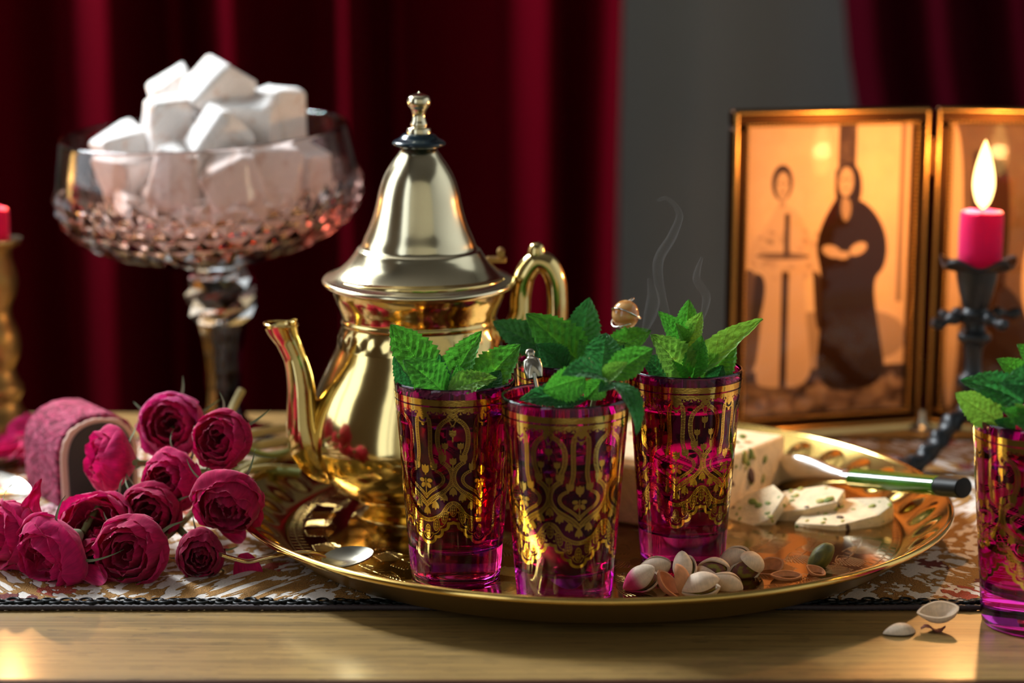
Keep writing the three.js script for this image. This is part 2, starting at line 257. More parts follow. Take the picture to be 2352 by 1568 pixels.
  part('hinge', (() => { const g = new THREE.CylinderGeometry(9 * K, 9 * K, 60 * K, 20); g.rotateX(Math.PI / 2); g.translate(...q(1150, 606, -.03).toArray()); const b = new RoundedBoxGeometry(46 * K, 12 * K, 40 * K, 2, 3 * K); b.translate(...q(1140, 622, -.03).toArray()); const n = toCreasedNormals(g, 0.6); n.deleteAttribute('uv'); b.deleteAttribute('uv'); return mergeGeometries([n, b.index ? b.toNonIndexed() : b]); })(), M.brassOld, t, 'dark lid hinge');
}

// ---------------------------------------------------------------- tea glasses
const GLASS_H = 0.0912, glassMat = phys({ color: rgb(0.84, 0.04, 0.70), transmission: 1, thickness: 0.002, roughness: 0.02, ior: 1.5, specularIntensity: 1 });
const teaMat = phys({ color: rgb(0.97, 0.86, 0.86), transmission: 1, thickness: 0.03, roughness: 0.02, ior: 1.33, attenuationColor: rgb(0.62, 0.36, 0.34), attenuationDistance: 0.03 });
let goldMat;
{
  const pat = canvasTex(680, 2036, (g, w, h) => {
    g.fillStyle = '#000'; g.fillRect(0, 0, w, h); g.save(); g.translate(w / 2, 0); g.scale(2, 2); g.translate(0, -250); g.lineCap = 'round'; g.lineJoin = 'round';
    const G = '#fff', B = '#000';
    const both = f => { for (const s of [-1, 0, 1]) { g.save(); g.translate(s * 340, 0); for (const m of [1, -1]) { g.save(); g.scale(m, 1); f(); g.restore(); } g.restore(); } };
    const stroke = (w, c, pts, dash) => { g.lineWidth = w; g.strokeStyle = c; g.setLineDash(dash || []); g.beginPath(); g.moveTo(pts[0][0], pts[0][1]); for (let i = 1; i + 2 < pts.length + 0; i += 3) g.bezierCurveTo(...pts[i], ...pts[i + 1], ...pts[i + 2]); g.stroke(); g.setLineDash([]); };
    const ell = (x, y, a, b, c, r = 0) => { g.fillStyle = c; g.beginPath(); g.ellipse(x, y, a, b, r, 0, 7); g.fill(); };
    const beads = (w, pts) => { stroke(w, G, pts); g.lineCap = 'butt'; stroke(w * 0.5, B, pts, [6.5, 5]); stroke(w * 0.2, G, pts, [3, 8.5]); g.lineCap = 'round'; };
    g.fillStyle = G; g.fillRect(-170, 250, 340, 42); g.fillRect(-170, 303, 340, 26);
    both(() => { // scalloped fringe
      for (const x of [0, 42.5, 85, 127.5, 170]) { ell(x, 328, 24, 22, G); }
      for (const x of [21, 64, 106, 149]) { g.lineWidth = 9; g.strokeStyle = B; g.beginPath(); g.arc(x, 332, 15, 0.15, Math.PI - 0.15); g.stroke(); }
      ell(0, 372, 40, 40, G); g.lineWidth = 15; g.strokeStyle = B; g.beginPath(); g.arc(0, 378, 20, 0.1, Math.PI - 0.1); g.stroke(); ell(0, 418, 10, 12, G);
      ell(170, 362, 30, 26, G); g.lineWidth = 11; g.strokeStyle = B; g.beginPath(); g.arc(170, 364, 16, 0.1, Math.PI - 0.1); g.stroke();
    });
    const outer = [[150, 378], [110, 400], [86, 440], [84, 500], [83, 550], [88, 590], [106, 622]], inner = [[36, 384], [46, 430], [40, 520], [38, 590], [38, 640], [42, 660], [52, 690]];
    both(() => { beads(27, outer); beads(25, inner); stroke(5, G, [[150, 380], [160, 420], [170, 430], [180, 430]]); });
    const tulip = (x, y, s = 1, stem = 36) => { g.save(); g.translate(x, y); g.scale(s, s); g.fillStyle = G; g.beginPath(); g.moveTo(-22, -32); g.lineTo(-10, -22); g.lineTo(0, -36); g.lineTo(10, -22); g.lineTo(22, -32); g.bezierCurveTo(26, 0, 26, 14, 10, 26); g.lineTo(-10, 26); g.bezierCurveTo(-26, 14, -26, 0, -22, -32); g.fill(); g.fillRect(-4.5, 20, 9, stem); g.restore(); };
    both(() => { tulip(110, 650, 0.95, 4); tulip(56, 712, 0.9, 6); tulip(170, 478, 0.8, 52); tulip(170, 672, 0.8, 58); tulip(126, 566, 0.75, 46); });
    const m1 = [[108, 678], [176, 716], [190, 820], [118, 878], [74, 912], [30, 930], [0, 985]], m2 = [[70, 742], [118, 760], [132, 810], [82, 850], [52, 872], [18, 894], [0, 930]];
    both(() => { beads(28, m1); beads(20, m2); stroke(6, G, [[0, 800], [0, 840], [0, 870], [0, 905]]); ell(26, 812, 17, 14, G); ell(20, 846, 13, 20, G, -0.5); });
    tulip(0, 735, 1.0, 20);
    both(() => { // garland of buds
      stroke(7, G, [[170, 842], [140, 844], [130, 900], [110, 905], [90, 912], [60, 960], [0, 990]]);
      for (const [x, y] of [[170, 884], [114, 926], [58, 984], [0, 1026]]) { g.fillStyle = G; g.beginPath(); g.moveTo(x, y - 36); g.bezierCurveTo(x + 26, y - 10, x + 26, y + 12, x + 20, y + 22); g.lineTo(x + 9, y + 16); g.lineTo(x, y + 34); g.lineTo(x - 9, y + 16); g.lineTo(x - 20, y + 22); g.bezierCurveTo(x - 26, y + 12, x - 26, y - 10, x, y - 36); g.fill(); }
      beads(28, [[170, 962], [130, 964], [120, 1030], [90, 1052], [60, 1074], [30, 1090], [0, 1090]]);
      for (const [x, y, r] of [[170, 1014, 0], [116, 1062, .2], [60, 1118, .14], [0, 1168, 0]]) { g.save(); g.translate(x, y); g.rotate(r); ell(0, 0, 21, 47, G); g.strokeStyle = B; g.lineWidth = 4; g.beginPath(); g.ellipse(0, 0, 14, 37, 0, 0, 7); g.stroke(); g.beginPath(); g.moveTo(0, -38); g.lineTo(0, 38); g.moveTo(-15, -12); g.lineTo(15, -12); g.moveTo(-16, 8); g.lineTo(16, 8); g.stroke(); g.restore(); ell(x + 30, y + 14, 7, 7, G); }
      stroke(19, G, [[0, 1252], [30, 1252], [52, 1232], [50, 1204], [84, 1212], [104, 1186], [96, 1154], [128, 1156], [142, 1136], [138, 1106], [152, 1108], [166, 1104], [170, 1098]]);
      stroke(4, G, [[0, 1222], [20, 1222], [30, 1205], [34, 1190], [70, 1180], [80, 1160], [84, 1135], [110, 1130], [124, 1100], [128, 1080]]);
    });
    g.restore();
  }, false);
  pat.repeat.set(6, 1);
  const wear = tex(512, 512, (x, y) => { const v = 58 + 50 * tile(x, y, 60, 4, 3) + 40 * tile(x, y, 6, 2, 3); return [v, v, v]; }, { srgb: false, repeat: [2, 2] });
  goldMat = std({ color: rgb(0.86, 0.6, 0.14), metalness: 1, roughness: 0.36, roughnessMap: wear, bumpMap: wear, bumpScale: 0.00006, alphaMap: pat, transparent: true, side: D });
}
const R_OUT = y => lerp(0.0206, 0.0276, Math.pow(y / GLASS_H, 1.05)); // outer radius by height
function makeGlass(label, pos, turn, [sx, sy], tea) {
  const t = thing('tea_glass', label, 'glass', pos, 'magenta tea glasses with gold print'), H = GLASS_H, w = 0.0016, fl = 0.0148;
  const P = [[0.0001, 0.0034], [0.008, 0.0031], [0.0145, 0.0020], [0.0172, 0.0007], [0.0186, 0.0001], [0.0197, 0.0003], [0.0204, 0.0014]];
  for (let i = 1; i <= 20; i++) { const y = lerp(0.0014, H - 0.0012, i / 20); P.push([R_OUT(y), y]); }
  P.push([R_OUT(H) - 0.0004, H - 0.0002], [R_OUT(H) - w / 2, H], [R_OUT(H) - w + 0.0003, H - 0.0003]);
  for (let i = 0; i <= 20; i++) { const y = lerp(H - 0.0012, fl + 0.004, i / 20); P.push([R_OUT(y) - w, y]); }
  P.push([R_OUT(fl) - w - 0.0014, fl + 0.0012], [R_OUT(fl) - w - 0.005, fl], [0.0001, fl - 0.0006]);
  part('glass_body', lathe(P, 96), glassMat, t);
  const y0 = H * 0.222, y1 = H * 0.95, gp = grid(144, 24, (u, v) => { const a = u * Math.PI * 2, y = lerp(y0, y1, v), r = R_OUT(y) + 0.00012; return [r * Math.cos(a), y, -r * Math.sin(a)]; }, true);
  const gm = part('gold_pattern', gp, goldMat, t, 'gold printed arches, tulips and scallops'); gm.rotation.y = turn;
  const e = 0.0001, Q = [[0.0001, fl - 0.0006 - e], [R_OUT(fl) - w - 0.005, fl - e], [R_OUT(fl) - w - 0.0014 + e, fl + 0.0012]];
  for (let i = 0; i <= 12; i++) { const y = lerp(fl + 0.004, tea, i / 12); Q.push([R_OUT(y) - w + e, y]); }
  Q.push([0.0001, tea]);
  part('tea', lathe(Q, 72), teaMat, t, 'tea in the glass');
  t.scale.set(sx, sy, sx);
  return t;
}
const G = { front: [0.0227, FLOOR, 0.0855], left: [-0.0254, FLOOR, 0.0513], rear: [0.0793, FLOOR, 0.0255], back: [0.029, FLOOR, -0.001], right: [0.2225, 0.0004, 0.101] };
makeGlass('magenta gold-printed tea glass nearest the tray rim, with a small spoon handle standing in it', G.front, 0.232, [1.0, 1.0], 0.066);
makeGlass('magenta gold-printed tea glass in front of the teapot belly, beside the tray spoon', G.left, 0.513, [0.985, 1.0], 0.078);
makeGlass('magenta gold-printed tea glass directly in front of the pistachio halva block', G.rear, 0.803, [0.95, 1.0], 0.078);
makeGlass('mostly hidden magenta tea glass with the stone-topped stirrer, behind the other glasses', G.back, 1.2, [0.98, 0.99], 0.078);
makeGlass('magenta gold-printed tea glass on the bare table, cut by the right picture edge', G.right, 0.707, [1.05, 0.985], 0.078);
// ---------------------------------------------------------------- glass compote and the sweets in it
const BOWL = { x: [-0.17878, 0.11632, -0.262][0], y: 0, z: -0.262 };
{
  const pink = phys({ color: rgb(0.985, 0.87, 0.84), transmission: 1, thickness: 0.01, roughness: 0.03, ior: 1.5, attenuationColor: rgb(0.93, 0.58, 0.5), attenuationDistance: 0.03 });
  const t = thing('glass_compote', 'pink cut-glass compote on a tall stem, piled with white sugared sweets', 'compote', [0, 0, 0]);
  const prof = [[0.0163, 0.10653], [0.03154, 0.10785], [0.04729, 0.11103], [0.06091, 0.11579], [0.0724, 0.12161], [0.08175, 0.12846], [0.08742, 0.13583], [0.09018, 0.14396], [0.09059, 0.15182], [0.08971, 0.15887], [0.08857, 0.16617], [0.08688, 0.17527], [0.08493, 0.18485]];
  const inner = [[0.08312, 0.1846], [0.08482, 0.17397], [0.086, 0.16356], [0.08614, 0.15312], [0.08417, 0.1437], [0.07748, 0.13478], [0.06552, 0.12688], [0.04723, 0.12029], [0.02363, 0.11632], [0.00026, 0.11579]];
  const cx = BOWL.x, rimY = prof[prof.length - 1][1];
  const bowl = new THREE.Group(); bowl.name = 'bowl';
  const c = new THREE.CatmullRomCurve3(prof.map(([r, y]) => V(r, y, 0))), NR = 9, NC = 76, outerP = [];
  for (let j = 0; j <= NR; j++) outerP.push(c.getPoint(0.02 + 0.72 * j / NR));
  const cut = grid(NC, NR, (u, v) => { const i = Math.round(u * NC) % NC, j = Math.round(v * NR), p = outerP[j], a = i / NC * Math.PI * 2, k = (i + j) % 2 ? 1 : -1, edge = j === 0 || j === NR ? 0 : 1; const r = p.x + k * 0.0017 * edge; return [r * Math.cos(a), p.y + k * 0.0003 * edge, -r * Math.sin(a)]; });
  { const id = []; for (let j = 0; j < NR; j++) for (let i = 0; i < NC; i++) { const a = j * (NC + 1) + i, b = a + 1, c = a + NC + 1, d = c + 1; (i + j) % 2 ? id.push(b, d, c, b, c, a) : id.push(a, b, d, a, d, c); } cut.setIndex(id); }
  const cutFlat = cut.toNonIndexed();
  cutFlat.computeVertexNormals();
  const band = []; for (let j = 0; j <= 16; j++) { const p = c.getPoint(0.74 + 0.26 * j / 16); band.push([p.x, p.y]); }
  const rimR = band[16][0]; band.push([rimR - 0.0006, rimY + 0.0008], [inner[0][0] + 0.0004, rimY + 0.0008]);
  const inn = smooth(inner, 60).map(p => [p.x, p.y]);
  const b1 = lathe([...band, ...inn], 120).toNonIndexed(), b2 = lathe([[0.0001, prof[0][1]], prof[0], [outerP[0].x, outerP[0].y]], NC).toNonIndexed();
  const g = mergeGeometries([cutFlat, b1, b2]);
  g.translate(0, -prof[0][1], 0);
  const bm = part('bowl', g, pink, t, 'diamond-cut bowl with a clear rim band'); bm.position.set(cx, prof[0][1], BOWL.z); bm.rotation.z = 0.052; bm.rotation.x = 0.075;
  // facetted stem and foot
  const st = [[0.00026, 0.10626], [0.0163, 0.10626], [0.01736, 0.10467], [0.01578, 0.10255], [0.01526, 0.10095], [0.01843, 0.0967], [0.02056, 0.09111], [0.0211, 0.08578], [0.02059, 0.0791], [0.0185, 0.07321], [0.01587, 0.06892], [0.01429, 0.06301], [0.01246, 0.05224], [0.01116, 0.03873], [0.01091, 0.02788], [0.01146, 0.01836], [0.01334, 0.011], [0.01709, 0.00608], [0.02458, 0.0028], [0.0326, 0.00115], [0.03367, 0.00033], [0.00027, 0.00033]];
  const f = grid(10, st.length - 1, (u, v) => { const k = Math.round(v * (st.length - 1)), [r, y] = st[k], cutR = k > 4 && k < 10 && k % 2 ? 1.06 : 1, a = (u + (k > 4 && k < 10 && k % 2 ? 0.05 : 0)) * Math.PI * 2; return [r * cutR * Math.cos(a), Math.max(0.0003, y), r * cutR * Math.sin(a)]; });
  f.setIndex([...f.index.array].reverse()); const fn = f.toNonIndexed(); fn.computeVertexNormals();
  part('stem', fn, pink, t, 'facetted stem with a cut knop, on a round foot').position.set([-0.17604, 0.05224, -0.262][0], 0, BOWL.z);
}
{
  const powder = (k) => std({ map: tex(256, 256, (x, y) => { const v = tile(x, y, 6, k, 4), d = clamp((v - 0.12) * 5); const g = 1 + 0.1 * tile(x, y, 40, k + 2, 3); return [lerp(240, 226, d) * g, lerp(236, 208, d) * g, lerp(233, 198, d) * g]; }), bumpMap: smudge, bumpScale: 0.0012, roughness: 0.95 });
  const mats = [powder(2), powder(6), powder(13)];
  const sweet = (label, [x, y, z], s, rot, seed, mat) => {
    const g = weld(sculpt(new RoundedBoxGeometry(s[0], s[1], s[2], 7, s[0] * 0.13), (a, b, c) => { const q = 48, w = 0.0062, e = 0.0018; return [a + w * nz(a * q + seed, b * q, c * q) + e * nz(a * 190, b * 190 + seed, c * 190), b + w * nz(a * q, b * q + seed, c * q + 5) + e * nz(a * 190 + 9, b * 190, c * 190 + seed), c + w * nz(a * q + 8, b * q, c * q + seed) + e * nz(a * 190, b * 190 + 4, c * 190 + seed)]; }));
    const p = g.attributes.position, uv = new Float32Array(p.count * 2); for (let i = 0; i < p.count; i++) { uv[2 * i] = (p.getX(i) + 0.6 * p.getZ(i)) / 0.05 + seed; uv[2 * i + 1] = (p.getY(i) + 0.5 * p.getZ(i)) / 0.05; } g.setAttribute('uv', new THREE.BufferAttribute(uv, 2));
    const m = solo('sugared_sweet', g, mats[mat], label, 'sweet', [x, y, z], 'white sugared cubes in the compote'); m.rotation.set(...rot);
  };
  sweet('topmost white sugared cube, standing tilted at the peak of the pile in the compote', [-0.17638, 0.20877, -0.258], [.032, .028, .030], [.35, .55, .62], 1, 0);
  sweet('small white sugared cube peeking out behind and left of the topmost one', [-0.20436, 0.20587, -0.285], [.026, .022, .026], [.3, .3, .5], 2, 1);
  sweet('upright white sugared cube at the upper left of the pile, under the small one', [-0.20174, 0.18852, -0.246], [.028, .034, .028], [.12, .35, -.04], 3, 2);
  sweet('white sugared cube with a flared top at the far right of the pile', [-0.14001, 0.19262, -0.27], [.025, .031, .026], [.2, -.5, .1], 4, 0);
  sweet('hollow-topped white sugared cube right of the pile centre', [-0.15366, 0.18723, -0.25], [.030, .033, .028], [.3, -.2, .03], 5, 1);
  sweet('wedge-shaped white sugared cube in front, leaning over the compote rim', [-0.16962, 0.18165, -0.222], [.032, .028, .026], [.5, .5, .72], 6, 2);
  sweet('low white sugared piece at the left, just above the compote rim', [-0.23078, 0.17235, -0.25], [.027, .026, .028], [.15, .5, .25], 7, 0);
  sweet('large tilted sugared cube seen through the glass at front centre', [-0.16286, 0.15908, -0.206], [.034, .027, .026], [.3, .2, .45], 8, 1);
  sweet('sugared cube seen through the glass left of the front centre', [-0.18987, 0.16175, -0.212], [.028, .030, .026], [.1, -.3, -.2], 9, 2);
  sweet('sugared cube behind the left part of the clear rim band', [-0.22423, 0.15655, -0.24], [.028, .028, .028], [.2, .8, .1], 10, 0);
  sweet('sugared cube behind the glass right of the front centre', [-0.13992, 0.16369, -0.218], [.028, .030, .026], [.1, .4, -.1], 11, 1);
  sweet('sugared cube at the right end behind the clear rim band', [-0.12152, 0.16153, -0.25], [.027, .026, .028], [.1, -.6, -.15], 12, 2);
  sweet('sugared cube deep in the compote, behind the lower cut glass on the left', [-0.19476, 0.14033, -0.222], [.034, .026, .030], [.2, .3, .1], 13, 1);
  sweet('sugared cube deep in the compote, behind the lower cut glass at centre', [-0.16978, 0.13759, -0.215], [.034, .024, .030], [.1, .9, .1], 14, 2);
  sweet('sugared cube deep in the compote, behind the lower cut glass on the right', [-0.14599, 0.14084, -0.222], [.034, .026, .030], [.1, .2, .2], 15, 0);
  sweet('sugared cube at the left bottom of the compote, behind the cut diamonds', [-0.22913, 0.14003, -0.262], [.030, .024, .030], [.2, .3, .3], 18, 0);
  sweet('sugared cube at the right bottom of the compote, behind the cut diamonds', [-0.12706, 0.14318, -0.262], [.030, .024, .030], [.2, .8, -.3], 19, 1);
  sweet('small broken sugared piece low in the compote at the left, against the cut glass', [-0.21507, 0.13729, -0.222], [.024, .016, .020], [.2, .5, -.4], 20, 2);
  sweet('small broken sugared piece low in the compote, left of the front centre', [-0.18368, 0.1325, -0.207], [.026, .014, .020], [.4, .1, -.1], 21, 0);
  sweet('small broken sugared piece low in the compote, right of the front centre', [-0.15322, 0.133, -0.207], [.026, .014, .020], [.4, -.1, .1], 22, 1);
  sweet('small broken sugared piece low in the compote at the right, against the cut glass', [-0.12835, 0.13881, -0.222], [.024, .016, .020], [.2, -.5, .4], 23, 2);
  sweet('sugared cube wedged in the middle of the pile below the topmost one', [-0.18547, 0.18342, -0.275], [.03, .03, .028], [.1, .2, .3], 16, 0);
  sweet('sugared cube inside the pile under the hollow-topped one', [-0.16168, 0.16154, -0.27], [.03, .03, .028], [.1, .5, .1], 17, 1);
}

// ---------------------------------------------------------------- candles and candlesticks
function makeCandle(label, [x, y, z], r, h, flameH, power = FLAME_POWER) {
  const t = thing('candle', label, 'candle', [x, y, z], 'lit pink candles');
  const wax = phys({ color: rgb(0.66, 0.004, 0.11), roughness: 1, transmission: 0.28, thickness: 0, specularIntensity: 0.5 });
  const prof = [[0.0001, 0], [r, 0], [r, h * 0.3], [r * 1.01, h * 0.6], [r * 1.0, h - 0.0022], [r * 0.93, h - 0.0004], [r * 0.8, h], [r * 0.62, h - 0.0016], [r * 0.3, h - 0.003], [0.0001, h - 0.0034]];
  part('wax', sculpt(lathe(prof, 48), (a, b, c) => { const k = 1 + 0.03 * nz(a * 120, b * 60, c * 120); return [a * k, b + (b > h * 0.8 ? 0.0012 * nz(a * 150 + 3, 1, c * 150) : 0), c * k]; }), wax, t);
  part('wick', sweep([[0, h - 0.004, 0], [0.0002, h, 0], [0.0008, h + 0.004, 0.0002]], 0.0006, 8, 8), M.wick, t);
  const fl = smooth([[0.0001, 0], [0.0034, 0.0035], [0.0056, 0.0105], [0.0060, 0.0160], [0.0050, 0.0240], [0.0030, 0.0320], [0.0010, 0.0380], [0.0001, 0.0400]].map(([a, b]) => [a, b / 0.04 * flameH]), 50);
  part('flame', moved(new THREE.LatheGeometry(fl, 32), 0.0004, h + 0.0006, 0), std({ color: rgb(0, 0, 0), emissive: rgb(1, 0.62, 0.2), emissiveIntensity: 5.5, roughness: 1 }), t, 'bright candle flame');
  const l = new THREE.PointLight(new THREE.Color(1, 0.47, 0.15), power, 0, 2); l.position.set(x + 0.0004, y + h + 0.0006 + flameH * 0.42, z); l.shadow.radius = 0.25; scene.add(l);
  return t;
}
{ // black iron candlestick
  const z = -0.166, c0 = [0.25768, 0.11663, -0.166], c1 = [0.259, 0.08607, -0.166], c2 = [0.25921, 0.07005, -0.166], c3 = [0.26029, 0.04524, -0.166], c4 = [0.26088, 0.03151, -0.166], X = c0[0];
  const t = thing('candlestick', 'black wrought-iron candlestick with petal drip pan in front of the folding photo frame', 'candlestick', [X, 0, z], 'candlesticks');
  const k = 1 / 4150;
  const pan = grid(72, 12, (u, v) => { const a = u * Math.PI * 2, r = lerp(0.004, 85 * k, v), lift = 0.0045 * v * v * v + 0.0022 * Math.sin(a * 5 + 0.9) * v * v; return [r * (1 + 0.05 * v * Math.cos(a * 5)) * Math.cos(a), c0[1] + lift - 0.0012, -r * Math.sin(a)]; }, true);
  const pan2 = pan.clone(); pan2.translate(0, -0.0018, 0); pan2.setIndex([...pan2.index.array].reverse()); pan2.computeVertexNormals();
  const rimStrip = grid(72, 1, (u, v) => { const a = u * Math.PI * 2, r = 85 * k, lift = 0.0045 + 0.0022 * Math.sin(a * 5 + 0.9); return [r * (1 + 0.05 * Math.cos(a * 5)) * Math.cos(a), c0[1] + lift - 0.0012 - 0.0018 * (1 - v), -r * (1) * Math.sin(a) * 1.0]; }, true);
  part('drip_pan', mergeGeometries([pan, pan2, rimStrip]), M.iron, t);
  part('cup', moved(lathe([[0.1, -100], [26, -100], [30, -92], [37, -70], [44, -40], [49, -12], [52, -4]].map(([a, b]) => [a * k, b * k]), 36, 40), 0, c0[1], 0), M.iron, t);
  part('stem', moved(lathe([[0.1, 0], [30, 0], [32, 10], [24, 22], [22, 60], [34, 76], [34, 92], [22, 106], [20, 150], [25, 170], [38, 182], [38, 194], [26, 206], [24, 228], [34, 240], [30, 252], [24, 262]].map(([a, b]) => [a * k, b * k]), 36, 80), 0, c4[1], 0), M.iron, t);
  for (const [a, lift] of [[0.06, 0.004], [2.2, 0], [-2.95, -0.001], [-1.1, 0.001]]) { const e = 104 * k, m = 0.5 * e; part('scroll_arm', sweep([[0, c1[1], 0], [m * Math.cos(a), c1[1] + 0.002 + lift * .5, -m * Math.sin(a)], [e * 0.82 * Math.cos(a), c1[1] - 0.0005 + lift, -e * 0.82 * Math.sin(a)], [e * Math.cos(a), c1[1] + 0.001 + lift, -e * Math.sin(a)]], (v, q) => 0.0036 * (1 + 0.28 * Math.sin(v * 16)) * (1 - 0.3 * v), 48, 14), M.iron, t); }
  for (const a of [2.72, -0.35, 1.2]) part('leg', sweep([[0, c4[1] + 0.004, 0], [0.012 * Math.cos(a), c4[1] - 0.002, 0.012 * Math.sin(a)], [0.024 * Math.cos(a), 0.017, 0.024 * Math.sin(a)], [0.036 * Math.cos(a), 0.008, 0.036 * Math.sin(a)], [0.046 * Math.cos(a), 0.0072, 0.046 * Math.sin(a)]], v => [0.0062 + 0.0012 * Math.sin(v * 26), 0.0052 + 0.001 * Math.sin(v * 31)], 60, 14), M.iron, t);
  makeCandle('short lit pink candle on the black iron candlestick', [X + 0.0012, c0[1] - 0.0005, z], 49 * k, 0.03108, 0.03836);
}
{ // turned brass candlestick, mostly outside the frame
  const z = -0.23, X = [-0.30674, 0.11017, -0.23][0];
  const t = thing('candlestick', 'turned brass candlestick half cut by the left picture edge', 'candlestick', [X, 0, z], 'candlesticks');
  const p = [[0.01889, 0.11893], [0.01838, 0.11687], [0.01379, 0.1143], [0.01278, 0.11017], [0.01536, 0.09984], [0.01589, 0.09467], [0.01437, 0.08688], [0.0113, 0.07908], [0.01183, 0.07256], [0.01493, 0.06473], [0.01572, 0.05818], [0.01497, 0.05031], [0.01189, 0.04241], [0.01397, 0.03582], [0.01605, 0.03186], [0.01606, 0.02789], [0.01399, 0.02392], [0.01504, 0.01915], [0.01921, 0.01197], [0.02079, 0.00532], [0.02185, -0.00002]].map(([r, y]) => [r, y - 0.0]);
  const low = p[p.length - 1][1]; const q = p.map(([r, y]) => [r, 0.0036 + (y - low)]);
  part('column', lathe([[0.0001, q[0][1] - 0.001], ...smooth(q, 90).map(v => [v.x, v.y]), [q[q.length - 1][0], 0.0036], [0.0001, 0.0036]], 56), M.brassOld, t);
  part('drip_cup', lathe([[0.0001, q[0][1] - 0.0005], [0.016, q[0][1] - 0.0008], [0.019, q[0][1]], [0.0196, q[0][1] + 0.0012], [0.0188, q[0][1] + 0.0008], [0.015, q[0][1] + 0.0001], [0.0001, q[0][1] + 0.0001]], 48), M.brassPale, t);
  makeCandle('short lit pink candle at the left picture edge on the brass candlestick', [X, q[0][1] + 0.0002, z], 0.01211, 0.01906, 0.04507, FLAME_POWER * 0.5);
}

